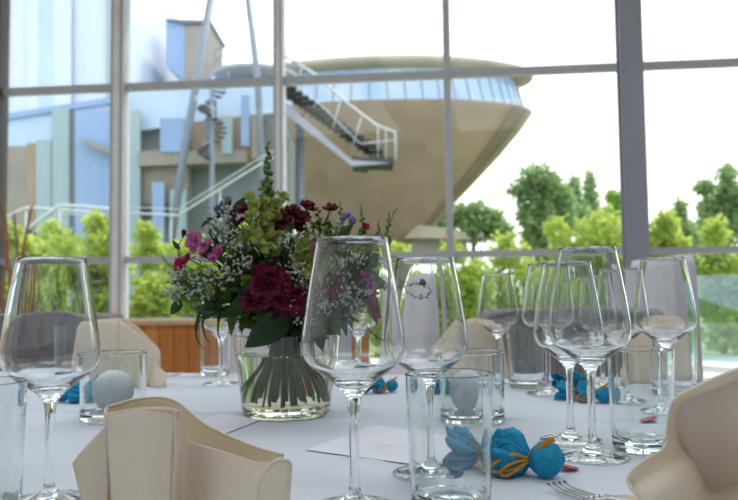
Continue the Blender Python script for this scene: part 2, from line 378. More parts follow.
def shrub(px, ptop, d, wpx, label, seed, mat='tree_bright', n=4200, size=.12, name='garden_shrub'):
    top = P(px, ptop, d); s = d / FPX; rad = wpx * s / 2; r = random.Random(seed); bl = []
    H = top.z - GZ
    for i in range(9):
        h = r.uniform(.15, .8) * H; bl.append((Vector((top.x + r.uniform(-.6, .6) * rad, d + r.uniform(-.5, .5) * rad, GZ + h)), rad * r.uniform(.42, .66), 1.15))
    bl.append((Vector((top.x, d, top.z - rad * .35)), rad * .35, 1.1))
    return tree(name, (top.x, d, GZ), bl, n, size, M[mat], label, 'shrub', 'bright garden shrubs outside the windows', seed, trunk=.05, limbs=10)
shrub(12, 226, 9.9, 66, 'yellow-green garden shrub at the far left edge, behind the bare brown branches', 11)
shrub(52, 222, 12.0, 70, 'yellow-green shrub behind the left wine glass rim, below the white ramp railing', 12)
shrub(98, 213, 10.5, 62, 'tall yellow-green shrub just left of the bright mullion above the napkin', 13, n=5200)
shrub(147, 222, 11.5, 62, 'yellow-green shrub just right of the bright mullion, left of the bouquet', 14)
shrub(196, 236, 13.5, 70, 'yellow-green shrub behind the pink flowers at the left side of the bouquet', 15)
shrub(245, 222, 11.4, 66, 'yellow-green shrub directly behind the bouquet, under the sloping handrail', 16)
shrub(318, 240, 12.5, 74, 'shrub hidden mostly behind the right half of the bouquet', 17)
shrub(400, 243, 12.5, 66, 'low yellow-green shrub right of the bouquet, in front of the keel of the curved building', 18)
shrub(452, 239, 11.5, 70, 'yellow-green shrub behind the thin mullion right of the bouquet', 19)
shrub(503, 232, 12.5, 72, 'yellow-green shrub below the tall tree, above the smallest wine glass', 20)
shrub(556, 216, 14.3, 74, 'broad yellow-green shrub left of the wide grey column', 21, n=5600)
shrub(606, 206, 13.6, 66, 'tall yellow-green shrub touching the left side of the wide grey column', 22, n=5600)
shrub(664, 212, 12.0, 66, 'yellow-green shrub touching the right side of the wide grey column', 23, n=5200)
shrub(716, 219, 11.0, 70, 'yellow-green shrub at the right edge above the glass balustrade', 24, n=5200)
def far_tree(px, py, d, rpx, blobs, n, size, mat, label, seed, name='tree', trunk=.18):
    s = d / FPX; c = P(px, py, d)
    bl = [(c + Vector((bx * s, rnd.uniform(-.3, .3) * rpx * s, -bz * s)), br * s, bs) for bx, bz, br, bs in blobs]
    return tree(name, (c.x, d, GZ), bl, n, size, M[mat], label, 'tree', 'trees on the skyline', seed, trunk=trunk, limbs=6)
far_tree(538, 195, 38, 34, [(0, -12, 20, .9), (-18, -4, 12, .8), (18, 2, 18, 1), (-4, 22, 20, 1.2), (22, 26, 18, 1.1), (4, 48, 24, 1)], 5200, .34, 'tree_hazy',
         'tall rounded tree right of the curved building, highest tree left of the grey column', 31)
far_tree(474, 212, 45, 26, [(0, 0, 13, .8), (-18, 4, 13, .9), (16, 6, 11, .8), (-34, 10, 12, .9), (0, 16, 20, .8), (24, 20, 14, .8)], 3000, .36, 'tree_hazy',
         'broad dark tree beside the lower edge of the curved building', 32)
far_tree(574, 190, 46, 8, [(0, -4, 6, 2), (0, 12, 8, 1.6), (3, 30, 11, 1.5)], 1300, .34, 'tree_hazy', 'slim tree behind, left one of two narrow tops beside the grey column', 33)
far_tree(590, 186, 54, 8, [(0, -4, 6, 2), (0, 14, 8, 1.6), (0, 32, 12, 1.5)], 1300, .40, 'tree_hazy', 'slim tree behind, right one of two narrow tops beside the grey column', 34)
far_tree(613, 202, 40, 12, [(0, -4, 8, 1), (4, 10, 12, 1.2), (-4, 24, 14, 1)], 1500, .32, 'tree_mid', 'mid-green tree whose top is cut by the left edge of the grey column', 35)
far_tree(679, 214, 29, 10, [(0, -6, 5, 1.6), (0, 8, 9, 1.3), (2, 24, 14, 1)], 1500, .28, 'tree_hazy', 'small cone-shaped tree just right of the grey column', 36)
far_tree(722, 200, 36, 24, [(3, -24, 9, 1.5), (-20, -12, 9, .9), (8, -4, 16, 1), (-8, 10, 15, 1), (16, 18, 18, 1), (-6, 32, 22, 1)], 4600, .30, 'tree_hazy',
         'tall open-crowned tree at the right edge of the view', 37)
# low far building with grey roof
b = thing('low_building', P(438, 262, 30), 'low pavilion with a flat grey roof under the curved building', 'building')
mesh('wall', ppoly([(412, 237), (466, 238), (466, 262), (412, 262)], 30, 3), M['beige_panel'], b, world=True, smooth=False)
mesh('roof', prism([P(404, 238, 29.6), P(418, 225, 29.6), P(456, 229, 29.6), P(472, 239, 29.6)], (0, 3.6, 0)), M['roof_metal'], b, world=True, smooth=False)
# ---- curved museum building
MC = Vector((-.2, 34.6, 0)); MR = Matrix.Rotation(-R(8), 4, 'Z')
mus = thing('curved_building', (MC.x, MC.y, GZ), 'huge boat-shaped building with brown curved hull and blue window band', 'building')
def ell(a, b_, z, n=96, ex=1.0):
    out = []
    for i in range(n):
        t = 2 * PI * i / n; out.append(MR @ Vector((a * math.cos(t), b_ * math.sin(t), 0)) + Vector((0, 0, z)))
    return out
def loft(rings, cap0=True, cap1=True):
    V = []; F = []; n = len(rings[0])
    for r in rings: V += r
    for i in range(len(rings) - 1):
        for k in range(n):
            k2 = (k + 1) % n; F.append((i * n + k, i * n + k2, (i + 1) * n + k2, (i + 1) * n + k))
    if cap0: F.append(tuple(range(n))[::-1])
    if cap1: F.append(tuple(range((len(rings) - 1) * n, len(rings) * n)))
    return V, F
zs = [(-GZ * 0, .5), (1.2, .95), (2.3, 1.8), (3.4, 2.75), (4.6, 3.85), (5.9, 5.15), (7.35, 6.55), (8.4, 7.45), (8.95, 7.85), (9.2, 8.05), (9.28, 8.05), (9.3, 7.8)]
mesh('hull', loft([ell(r, r * .46 + .05 * (1 - r / 8), z - GZ, 128) for z, r in zs]), M['shingle'], mus)
# broad darker stripe along the side of the hull
for k_, (ang, wd) in enumerate([(-.40, .10)]):
    pts = []
    for z, r in zs[1:10]:
        q = MR @ Vector((r * math.cos(ang), r * .46 * math.sin(ang), 0)); q *= 1.004; q.z = z - GZ; pts.append(q)
    Vr = []; Fr = []
    for j, q in enumerate(pts):
        r = zs[j + 1][1]; tdir = (MR @ Vector((-r * math.sin(ang), r * .46 * math.cos(ang), 0))) * wd
        Vr += [q - tdir, q + tdir]
        if j: Fr.append((2 * j - 2, 2 * j - 1, 2 * j + 1, 2 * j))
    mesh('hull_stripe', (Vr, Fr), M['hull_band'], mus, solid=.05)
wbn = mesh('window_band', loft([ell(7.72, 3.62, 9.28 - GZ, 128), ell(7.3, 3.45, 10.75 - GZ, 128)], False, False), M['skyglass'], mus)
mv = []
for i in range(60):
    t = 2 * PI * i / 60
    a = MR @ Vector((7.74 * math.cos(t), 3.64 * math.sin(t), 9.28 - GZ)); c = MR @ Vector((7.32 * math.cos(t), 3.47 * math.sin(t), 10.75 - GZ))
    mv.append(tube([a, c], .03, 4))
mesh('window_divider', merge(*mv), M['roof_metal'], wbn, smooth=False)
mesh('roof', loft([ell(7.4, 3.5, 10.72 - GZ, 96), ell(8.1, 3.95, 10.85 - GZ, 96), ell(8.15, 4.0, 11.05 - GZ, 96), ell(7.4, 3.7, 11.25 - GZ, 96), ell(4.5, 2.2, 11.5 - GZ, 96)]), M['roof_metal'], mus)
# ---- outside staircase in front of it
DS = 21.0
st = thing('outdoor_staircase', P(345, 330, DS), 'dark open-tread steel staircase with pale railing before the curved building', 'staircase')
N = 15; A0 = P(284, 86, DS); A1 = P(377, 152, DS)
for i in range(N):
    q = A0.lerp(A1, (i + .5) / N)
    mesh('stair_tread', box(q.x - .14, q.x + .26, DS, DS + 1.3, q.z - .03, q.z + .05), M['tread'], st, world=True, smooth=False)
mesh('landing', merge(ppoly([(372, 153), (394, 158), (394, 163), (366, 162)], DS, 1.4), ppoly([(352, 156), (368, 158), (368, 166), (352, 164)], DS, 1.3)), M['tread'], st, world=True, smooth=False)
for yy in (DS - .06, DS + 1.3):
    mesh('stringer', prism([P(283, 100, yy), P(352, 160, yy), P(390, 163, yy), P(352, 166, yy), P(283, 112, yy)], (0, .06, 0)), M['column'], st, world=True, smooth=False)
for yy, dx in ((DS - .05, 0), (DS + 1.4, 0)):
    o3 = P(0, 0, yy)
    rp_ = [P(283, 54, yy), P(316, 75, yy), P(346, 102, yy), P(376, 125, yy), P(395, 132, yy), P(395.5, 160, yy)]
    mesh('handrail', tube(rp_, .035, 8), M['white_rail'], st, world=True)
    mesh('lower_rail', tube([P(283, 76, yy), P(322, 106, yy), P(360, 144, yy), P(394, 140, yy)], .018, 6), M['white_rail'], st, world=True)
    for a, b_ in (((386, 129), (386, 160)), ((378, 126), (378, 158)), ((362, 115), (352, 148)), ((341, 97), (333, 128)), ((322, 81), (314, 108)), ((302, 66), (296, 92))):
        mesh('baluster', tube([P(a[0], a[1], yy), P(b_[0], b_[1], yy)], .02, 6), M['white_rail'], st, world=True)
mesh('support_post', tube([P(300, 115, DS + .6), P(300, 330, DS + .6)], .12, 10), M['steelblue'], st, world=True)
# ---- glass and concrete annex at the left, reflections and haze in its panel colours
DA = 19.0
an = thing('annex_building', P(60, 330, DA), 'tall pale blue and beige glass-fronted annex at the left', 'building')
def ap(name, pts, mat, d=DA, th=.4): return mesh(name, ppoly(pts, d, th), M[mat], an, world=True, smooth=False)
ap('core_wall', [(-60, 120), (170, 92), (276, 108), (276, 335), (-60, 335)], 'grey_panel', DA + .5, 5)
ap('upper_wall', [(-60, -90), (128, -90), (132, 94), (-60, 124)], 'sky_panel', DA + .3, 5)
for x0, x1, m in ((28, 38, 'beige_panel'), (38, 54, 'ltblue_panel'), (54, 71, 'beige_panel'), (-20, 4, 'ltblue_panel'), (106, 112, 'teal_panel')):
    ap('upper_panel', [(x0, -60), (x1, -60), (x1, 117 - x1 * .17), (x0, 117 - x0 * .17)], 'sky_panel' if m == 'beige_panel' else m, DA + .15, .1)
ap('fascia', [(-60, 123), (122, 96), (122, 101.5), (-60, 129)], 'blue_panel', DA - .1, .5)
ap('blue_glazing', [(-60, 130), (122, 102), (122, 138), (-60, 158)], 'ltblue_panel', DA, .4)
for x0, x1, y0, y1, m in ((3, 27, 146, 335, 'beige_panel'), (27, 36, 143, 230, 'hull'), (36, 51, 140, 335, 'teal_panel'), (52, 69, 108, 335, 'teal_panel'), (69, 75, 110, 335, 'dark_panel'),
                       (75, 110, 110, 335, 'blue_panel'), (110, 117, 104, 335, 'grey_panel'), (128, 140, 110, 335, 'teal_panel')):
    m = 'concrete' if m == 'hull' else m
    ap('facade_panel', [(x0, y0), (x1, y0), (x1, y1), (x0, y1)], m, DA - .12 if m != 'teal_panel' else DA - .2, .1)
ap('sloping_beam', [(76, 136), (112, 150), (112, 155), (90, 146)], 'beige_panel', DA - .5, .3)
ap('roof_band', [(128, 88), (190, 82), (276, 84), (276, 112), (128, 132)], 'ltblue_panel', DA + .2, 3)
ap('brown_storey', [(193, 122), (260, 114), (264, 160), (190, 162)], 'concrete', DA + .1, 2)
ap('slab_edge', [(138, 152), (246, 150), (246, 162), (138, 166)], 'beige_panel', DA - .3, 1)
ap('brown_bay', [(132, 150), (188, 148), (188, 205), (132, 205)], 'beige_panel', DA + .05, .5)
for x0, x1, y0, y1, m in ((160, 184, 118, 152, 'blue_panel'), (222, 232, 116, 154, 'teal_panel'), (205, 209, 118, 160, 'dark_panel'), (241, 249, 95, 146, 'blue_panel'),
                       (152, 164, 182, 330, 'blue_panel'), (170, 186, 190, 330, 'teal_panel'), (206, 216, 100, 122, 'dark_panel'), (252, 262, 118, 158, 'beige_panel')):
    ap('window', [(x0, y0), (x1, y0), (x1, y1), (x0, y1)], m, DA - .35, .1)
bx_ = thing('roof_lift_tower', P(188, 330, DA + 2), 'blue glass lift tower with dark flat roof rising above the annex', 'tower')
mesh('glass_side', ppoly([(166, 20), (184, 22), (184, 80), (166, 66)], DA + 2, 2), M['blue_panel'], bx_, world=True, smooth=False)
mesh('front_wall', ppoly([(184, 22), (210, 22), (208, 60), (226, 78), (226, 130), (184, 130)], DA + 2, 2), M['beige_panel'], bx_, world=True, smooth=False)
mesh('roof', ppoly([(165, 19), (211, 20), (211, 23), (183, 23.5)], DA + 1.9, 2.2), M['dark_panel'], bx_, world=True, smooth=False)
mesh('shaft', ppoly([(186, 80), (212, 80), (212, 330), (186, 330)], DA + 6, 2), M['dark_panel'], bx_, world=True, smooth=False)
for (a, b_, rr, lb) in (((214, -20), (183, 160), .10, 'slanting grey steel mast crossing the blue lift tower, left of two'), ((246, -20), (258, 82), .085, 'slanting grey steel mast right of the lift tower, over the spiral stair')):
    single('steel_mast', tube([P(a[0], a[1], DA - 1), P(b_[0], b_[1], DA - 1), P(b_[0] + (b_[0] - a[0]) * .8, 330, DA - 1)], rr, 10), M['steelblue'], lb, 'mast')
# spiral stair
sp = thing('spiral_staircase', P(232, 330, DA - 1.6), 'dark spiral staircase with thin pale railings above the annex roof', 'staircase')
s_ = (DA - 1.6) / FPX
c0 = P(212, 92, DA - 1.6)
mesh('centre_post', tube([Vector((c0.x, c0.y, 0)), c0 + Vector((0, 0, .4))], .06, 8), M['steelblue'], sp, world=True)
for i in range(22):
    t = i * .5; z = c0.z + .1 - i * .085
    a = Vector((math.cos(t), math.sin(t), 0)); b_ = Vector((math.cos(t + .42), math.sin(t + .42), 0)); o_ = Vector((c0.x, c0.y, z))
    mesh('stair_tread', prism([o_, o_ + a * .36, o_ + b_ * .36], (0, 0, .03)), M['tread'], sp, world=True, smooth=False)
hp = [Vector((c0.x + .4 * math.cos(i * .3), c0.y + .4 * math.sin(i * .3), c0.z + .5 - .06 * i)) for i in range(30)]
mesh('handrail', tube(hp, .012, 6), M['white_rail'], sp, world=True)
rt_ = thing('roof_terrace', P(255, 330, DA + 1.2), 'round roof terrace with thin curved railing, beside the right mast', 'terrace')
rc = P(256, 76, DA + 1.2)
mesh('deck', lathe([(0, -.12), (1.2, -.12), (1.25, -.02), (1.2, 0), (0, 0)], 40), M['column'], rt_).location = (0, 0, rc.z - rt_.location.z)
mesh('deck_support', move(lathe([(.3, 0), (.3, 9)], 24), (0, 0, -9 + rc.z - rt_.location.z - .1)), M['grey_panel'], rt_)
for zz_ in (.55, .28):
    mesh('handrail', tube([Vector((rc.x + 1.18 * math.cos(i * PI / 20), rc.y + 1.18 * math.sin(i * PI / 20), rc.z + zz_)) for i in range(41)], .014, 6), M['steelblue'], rt_, world=True)
for i in range(0, 40, 4): mesh('baluster', tube([Vector((rc.x + 1.18 * math.cos(i * PI / 20), rc.y + 1.18 * math.sin(i * PI / 20), rc.z + z_)) for z_ in (0, .55)], .012, 5), M['steelblue'], rt_, world=True)
# ramp railings
def railing(pts, d, r, label, drops=(), second=6):
    t = thing('ramp_railing', P(pts[0][0], 330, d), label, 'railing', 'pale railings of the outdoor ramps')
    mesh('handrail', tube([P(x, y, d) for x, y in pts], r, 8), M['white_rail'], t, world=True)
    if second: mesh('lower_rail', tube([P(x, y + second, d + .15) for x, y in pts], r * .6, 6), M['white_rail'], t, world=True)
    for x, y in drops: mesh('baluster', tube([P(x, y, d), P(x, 335, d)], r * .7, 6), M['white_rail'], t, world=True)
railing([(-10, 240), (4, 218), (26, 207.5), (60, 209.5), (100, 213)], 14.5, .028, 'pale ramp railing highest at the far left edge, behind the brown branches', [(26, 207.5), (60, 209.5)], 0)
railing([(18, 237), (40, 219), (60, 205), (84, 206.5), (117, 210)], 14.0, .032, 'pale ramp railing left of the bright mullion, bending down to the left', [(60, 205), (90, 207)], 8)
railing([(130, 213), (171, 215), (178, 215.5), (262, 163), (280, 154)], 14.5, .022, 'pale handrail rising to the right behind the bouquet', [(171, 215), (220, 190)], -6)
# glass balustrade on the terrace
bt = thing('glass_balustrade', P(620, 330, 10), 'pale turquoise glass balustrade on the terrace at the right', 'balustrade')
pts = [Vector((6.3, 7.4, 0)), Vector((4.8, 8.6, 0)), Vector((3.6, 10.4, 0)), Vector((2.6, 12.4, 0))]
for a, b_ in zip(pts[:-1], pts[1:]):
    dlt = (b_ - a); a2 = a + dlt * .02; b2 = b_ - dlt * .02
    mesh('glass_panel', prism([a2 + Vector((0, 0, -.0)), b2 + Vector((0, 0, -.0)), b2 + Vector((0, 0, 1.1)), a2 + Vector((0, 0, 1.1))], (.012, .012, 0)), M['balu'], bt, world=True, smooth=False)
for a in pts: mesh('post', tube([a + Vector((0, 0, -.06)), a + Vector((0, 0, 1.12))], .022, 8), M['steel'], bt, world=True)
# twisted branches standing inside by the window
tw = thing('branch_arrangement', P(18, 292, 5.2) * 1, 'tall vase of bare red-brown twisted branches at the left edge', 'branches')
tw.location.z = 0
def pw(l, d): return [P(x, y, d) for x, y in l]
mesh('floor_vase', move(lathe([(0, 0), (.12, 0), (.17, .18), (.15, .42), (.09, .55), (.1, .6), (.085, .6), (.075, .54), (.13, .4), (.15, .18), (.1, .02), (0, .02)], 24), (0, 0, 0)), M['wall'], tw)
for l, r_ in (([(14, 345), (12, 300), (8, 262), (2, 232), (-2, 212)], .016), ([(16, 345), (20, 300), (18, 270), (17, 245), (14, 213)], .015), ([(16, 345), (26, 300), (22, 262), (26, 235), (32, 206)], .016),
              ([(15, 345), (4, 305), (3, 280), (8, 250), (3, 200)], .018), ([(17, 345), (30, 310), (33, 290), (28, 262), (24, 250)], .010), ([(14, 345), (-4, 300), (-6, 262), (1, 225)], .012)):
    q = spline(pw(l, 5.2), 14); q[0] = Vector((tw.location.x, tw.location.y, .45))
    mesh('branch', tube(q, lambda s, r_=r_: r_ * (1 - .5 * s), 7), M['twig'], tw, world=True)
# ------------------------------------------------------------------ table
TA = -R(10.8)
TM = Matrix.Translation((0, 1.655, 0)) @ Matrix.Rotation(TA, 4, 'Z')
X0, X1, Y0, Y1 = -1.9, 1.25, -1.52, 0.0
def tgrid():
    nx, ny = 150, 300; V = []; F = []; sk = 6
    xs = [X0 + (X1 - X0) * i / nx for i in range(nx + 1)]; ys = [Y0 + (Y1 - Y0) * j / ny for j in range(ny + 1)]
    for x in xs:
        for y in ys:
            z = TZ - .0004
            z += .00035 * noise.noise(Vector((x * 5, y * 9, 0)))
            yc = -.545 + .006 * math.sin(x * 3)
            z += .0034 * math.exp(-((y - yc) / .007) ** 2) - .0020 * math.exp(-((y - yc + .014) / .007) ** 2)
            z += .0016 * math.exp(-((x - .16) / .010) ** 2) + .0009 * math.exp(-((y + 1.03 - x * .1) / .010) ** 2)
            V.append(Vector((x, y, z)))
    for i in range(nx):
        for j in range(ny):
            a = i * (ny + 1) + j; F.append((a, a + ny + 1, a + ny + 2, a + 1))
    rim = [i * (ny + 1) for i in range(nx)] + [nx * (ny + 1) + j for j in range(ny)] + [i * (ny + 1) + ny for i in range(nx, 0, -1)] + [j for j in range(ny, 0, -1)]
    cx, cy = (X0 + X1) / 2, (Y0 + Y1) / 2; prev = rim; L = 0
    for s in range(1, sk + 1):
        cur = []
        for q, idx in enumerate(rim):
            v = V[idx]; out = Vector((v.x - cx, v.y - cy, 0))
            n = Vector((1 if v.x > X1 - .001 else -1 if v.x < X0 + .001 else 0, 1 if v.y > Y1 - .001 else -1 if v.y < Y0 + .001 else 0, 0))
            if n.length: n.normalize()
            f = s / sk
            off = n * (.012 * min(1, f * 4) + .018 * f * math.sin(q * .33)); cur.append(len(V)); V.append(Vector((v.x, v.y, TZ - .0004)) + off - Vector((0, 0, .20 * f if s > 1 else .02)))
        m = len(rim)
        for q in range(m): F.append((prev[q], cur[q], cur[(q + 1) % m], prev[(q + 1) % m]))
        prev = cur
    return V, F
o = mesh('tablecloth', xf(tgrid(), Matrix.Identity(4)), M['cloth']); o.matrix_world = TM
tag(o, 'white tablecloth with a pressed fold line covering the long table', 'tablecloth')
tb = thing('dining_table', (0, 1.655, 0), 'long dining table hidden beneath the white cloth', 'table', rz=TA)
mesh('table_top', box(X0 + .01, X1 - .01, Y0 + .01, Y1 - .01, TZ - .035, TZ - .004), M['oak'], tb, smooth=False)
for x in (X0 + .08, X1 - .08):
    for y in (Y0 + .08, Y1 - .08): mesh('leg', box(x - .03, x + .03, y - .03, y + .03, 0, TZ - .035), M['oak'], tb, smooth=False)
# ------------------------------------------------------------------ chairs
def grey_chair(loc, rz, label):
    t = thing('dining_chair', loc, label, 'chair', 'grey padded chairs on the far side of the table', rz)
    W = .25; rows = []
    for s, yo in ((0, .0), (1, .045)): pass
    def back(y_off, inset):
        r_ = []
        for z in (.47, .6, .75, .86, .895):
            hw = W - inset - (.035 if z > .88 else (.008 if z > .85 else 0)); r_.append([Vector((x * hw, y_off + .05 * (x * x) * -1 + (z - .47) * .12, z - (0.012 * x * x if z > .85 else 0))) for x in (-1, -.6, 0, .6, 1)])
        return r_
    f, g = sheet(back(0, 0), 16, 16)
    mesh('backrest', (f, g), M['grey_fabric'], t, solid=.05, sub=1)
    mesh('seat', box(-.25, .25, -.46, .02, .42, .49), M['grey_fabric'], t, bev=.02, smooth=False)
    for x in (-.21, .21):
        for y in (-.42, -.02): mesh('leg', tube([(x, y, .42), (x * 1.05, y * 1.05, 0)], lambda s: .018 - .006 * s, 8), M['steel'], t)
    return t
def place_at(px, d): p = P(px, 292, d); return (p.x, p.y, 0)
grey_chair(place_at(45, 2.0), TA, 'grey padded chair at the far left, behind the left wine glass')
grey_chair(place_at(568, 1.83), TA, 'grey padded chair behind the right group of wine glasses')
def covered_chair(loc, rz, label, H, scale=1):
    t = thing('covered_chair', loc, label, 'chair', 'chairs in white fabric covers', rz)
    # side profile: back slab leaning, skirt to floor
    V, F = [], []
    def ring(z, y0, y1, hx):
        pts = []
        for k_ in range(28):
            a = 2 * PI * k_ / 28; c, s = math.cos(a), math.sin(a)
            e = .28; x = hx * (abs(c) ** e) * (1 if c > 0 else -1); y = (abs(s) ** e) * (1 if s > 0 else -1)
            fold = 1 + (.03 * math.sin(k_ * 2.7) if z < .4 else 0)
            pts.append(Vector((x * fold, ((y0 + y1) / 2 + y * (y1 - y0) / 2) * fold, z)))
        return pts
    rings = [ring(.03, -.25, .27, .25), ring(.3, -.24, .25, .24), ring(.47, -.23, .235, .23), ring(.49, -.22, .23, .225), ring(.505, .05, .23, .225), ring(.56, .085, .228, .222),
             ring(.8, .13, .225, .215), ring(H - .03, .155, .22, .205), ring(H, .165, .212, .195)]
    mesh('fabric_cover', loft(rings), M['cover'], t)
    for x in (-.19, .19):
        for y in (-.18, .18): mesh('leg', tube([(x, y, .06), (x, y, 0)], .018, 8), M['oak'], t)
    return t
covered_chair((P(652, 292, 2.3).x - .16, 2.3, 0), R(-90), 'tall white covered chair at the right end of the table', 1.035)
covered_chair((P(278, 292, 2.25).x, 2.3, 0), R(-4), 'white covered chair behind the bouquet and vase', 1.0)
covered_chair((P(378, 292, 3.2).x, 3.2, 0), R(-72), 'white covered chair far behind the second wine glass, seen side-on', 1.015)
# ------------------------------------------------------------------ glassware
def tz(v): return v
def wine_glass(h, name, loc, label):
    t = thing(name, loc, label, 'wine glass', 'stemmed wine glasses on the table')
    s = h; th = .0011 / h
    outer = [(.134, 1.0), (.1465, .93), (.159, .86), (.1705, .79), (.181, .72), (.1895, .66), (.193, .62), (.1905, .585), (.183, .555), (.164, .530), (.138, .508), (.110, .487), (.083, .466), (.060, .447), (.042, .429), (.030, .412), (.026, .398)]
    inner = [(r - th * (1.0 + max(0, (.53 - z)) * 45), z) for r, z in outer if z >= .48]
    inner = inner + [(.072, .474), (.045, .466), (.020, .462), (0, .461)]
    def sm(pr, n):
        q = spline([Vector((r, 0, z)) for r, z in pr], n); return [(max(v.x, 0), v.z) for v in q]
    so_, si = sm(outer, 60), sm(inner, 48)
    lip = [(.134 - th * .5, 1.0 + th * .5)]
    prof = [(r * s, z * s) for r, z in so_[::-1] + lip + si]
    prof[-1] = (0, prof[-1][1])
    mesh('bowl', lathe(prof, 72), M['crystal'], t)
    stem = sm([(.026, .398), (.0225, .375), (.0195, .33), (.018, .22), (.0185, .12), (.022, .075)], 24)
    mesh('stem', lathe([(r * s, z * s) for r, z in stem[::-1]], 40), M['crystal'], t)
    foot = sm([(.022, .075), (.028, .06), (.04, .045), (.068, .028), (.11, .016), (.15, .010), (.166, .0075), (.169, .004), (.166, .0)], 36) + [(.12, .0), (.07, .004), (0, .008)]
    mesh('foot', lathe([(r * s, z * s) for r, z in foot[::-1]], 72), M['crystal'], t)
    return t
def on_table(px, py): p = T(px, py); return (p.x, p.y, TZ + .0006)
BIG, SML = .2345, .222
wine_glass(BIG, 'wine_glass', on_table(355, 510), 'largest wine glass, nearest the camera in the middle')
wine_glass(SML, 'wine_glass', on_table(429, 474), 'wine glass just right of the nearest one, its stem behind the front tumbler')
wine_glass(SML, 'wine_glass', on_table(49, 503), 'wine glass at the left edge beside the cream napkin')
wine_glass(BIG, 'wine_glass', on_table(593, 457), 'tall wine glass right of the blue sweet, front one of the right group')
wine_glass(SML, 'wine_glass', on_table(571, 441), 'wine glass directly behind the tall one right of the blue sweet')
wine_glass(SML, 'wine_glass', on_table(499, 382), 'small distant wine glass at the left of the right group, before the garden')
wine_glass(BIG, 'wine_glass', on_table(549, 394), 'distant wine glass behind the right group, by the far straight tumbler')
wine_glass(.215, 'wine_glass', on_table(603, 387), 'distant wine glass with its bowl behind the tall right-group glass')
wine_glass(SML, 'wine_glass', on_table(624, 401), 'wine glass whose stem shows through the left side of the right tumbler')
wine_glass(BIG, 'wine_glass', on_table(668, 412), 'wine glass furthest right, in front of the white covered chair')
wine_glass(SML, 'wine_glass', on_table(221, 384), 'far wine glass whose stem shows left of the vase under the bouquet')
wine_glass(SML, 'wine_glass', on_table(360, 384), 'far wine glass seen through the bowl of the nearest one')
def tumbler(loc, label, rt=.0375, rb=.034, h=.117, base=.011, name='water_tumbler', mat='tumbler_glass', cat='tumbler', group='straight water tumblers', wall=.0017):
    pr = [(0, .0008), (rb * .55, .0006), (rb * .85, 0), (rb * .96, .0016), (rb, .005), (rb + (rt - rb) * .3, h * .3), (rt, h - .001), (rt - wall * .5, h), (rt - wall, h - .001), (rb + (rt - rb) * .3 - wall, h * .3),
          (rb - wall, base + .007), (rb * .86, base + .002), (rb * .6, base), (rb * .3, base + .0015), (0, base + .002)]
    o = mesh(name, lathe(dense(pr), 72), M[mat]); o.location = loc
    return tag(o, label, cat, group)
tumbler(on_table(451, 511), 'straight water tumbler at the front, centre right')
tumbler(on_table(643, 450), 'water tumbler left of the big right napkin, a pink petal behind it')
tumbler(on_table(-25, 526), 'water tumbler cut off by the left edge')
tumbler(on_table(527.5, 388), 'far water tumbler left of the right wine glass group')
tumbler(on_table(215, 375.5), 'far water tumbler left of the vase, before the wooden panelling')
tumbler(on_table(70, 375), 'far water tumbler seen through the left wine glass')
tumbler(on_table(347, 376), 'far water tumbler seen through the nearest wine glass, right of the vase')
tumbler(on_table(676, 394), 'water tumbler behind the rightmost wine glass')
def candle_cup(px, py, label, lab2):
    loc = on_table(px, py); rt = .0485
    pr = [(0, .001), (rt * .8, .0006), (rt * .93, 0), (rt * .985, .003), (rt - .001, .012), (rt, .098), (rt - .0016, .1), (rt - .0032, .098), (rt - .004, .02), (rt * .86, .0135), (rt * .5, .012), (0, .012)]
    o = mesh('candle_holder', lathe(dense(pr), 72), M['green_glass']); o.location = loc; tag(o, label, 'candle holder', 'clear glass candle cups')
    r = .0305
    t = thing('ball_candle', (loc[0], loc[1], TZ + .0132), lab2, 'candle', 'white ball candles in the glass cups')
    V, F = sphere((0, 0, r), r, 40, 24)
    V = [Vector((v.x, v.y, max(v.z, .0012))) + v.normalized() * .0003 * noise.noise(v * 300) for v in V]
    mesh('wax_ball', (V, F), M['candle'], t)
    mesh('wick', tube([(0, 0, 2 * r - .001), (-.0005, 0, 2 * r + .006), (-.001, 0, 2 * r + .011)], .0008, 6), M['wick'], t)
candle_cup(113, 419, 'short clear candle cup behind the left cream napkin', 'white ball candle behind the left cream napkin')
candle_cup(471.5, 421, 'short clear candle cup behind the front tumbler', 'white ball candle in the cup behind the front tumbler')
# ------------------------------------------------------------------ vase and bouquet
VX = T(286.5, 414); DV = VX.y
vl = (VX.x, VX.y, TZ + .0006)
va = thing('flower_vase', vl, 'round clear glass vase of water holding the bouquet', 'vase')
rb, rt, hv = .0675, .082, .124
M['vase_glass'] = glass('vase_glass', (.985, .99, .97, 1), 1.5)
pr = [(0, .001), (rb * .8, .0006), (rb * .95, 0), (rb, .004), (rb + .001, .012), (rt, hv - .001), (rt - .0012, hv), (rt - .0024, hv - .001), (rb - .0012, .017), (rb * .93, .0135), (rb * .5, .0125), (0, .0125)]
mesh('vase_body', lathe(dense(pr), 96), M['vase_glass'], va)
zw = .094; rw = rb + (rt - rb) * (zw / hv)
wt = [(0, .0122), (rb * .5, .0122), (rb * .935, .0133), (rb - .0010, .017), (rw - .0020, zw), (rw - .004, zw - .0008), (0, zw - .001)]
mesh('water', lathe(dense(wt), 96), M['water'], va)
BQ = thing('flower_bouquet', (VX.x, VX.y, TZ + .02), 'round mixed bouquet of burgundy, pink and lime flowers with white sprays', 'bouquet')
def B(px, py, dy=0.0): return P(px, py, DV + dy)
def dome(px, py, k_=1.0):
    q = 1 - ((px - 288) / 128) ** 2 - ((py - 282) / 112) ** 2
    return -.125 * math.sqrt(max(q, 0)) * k_
NECK = Vector((VX.x + .004, VX.y, TZ + .128))
def bmesh_part(name, vf, mat, **k): return mesh(name, vf, M[mat], BQ, world=True, **k)
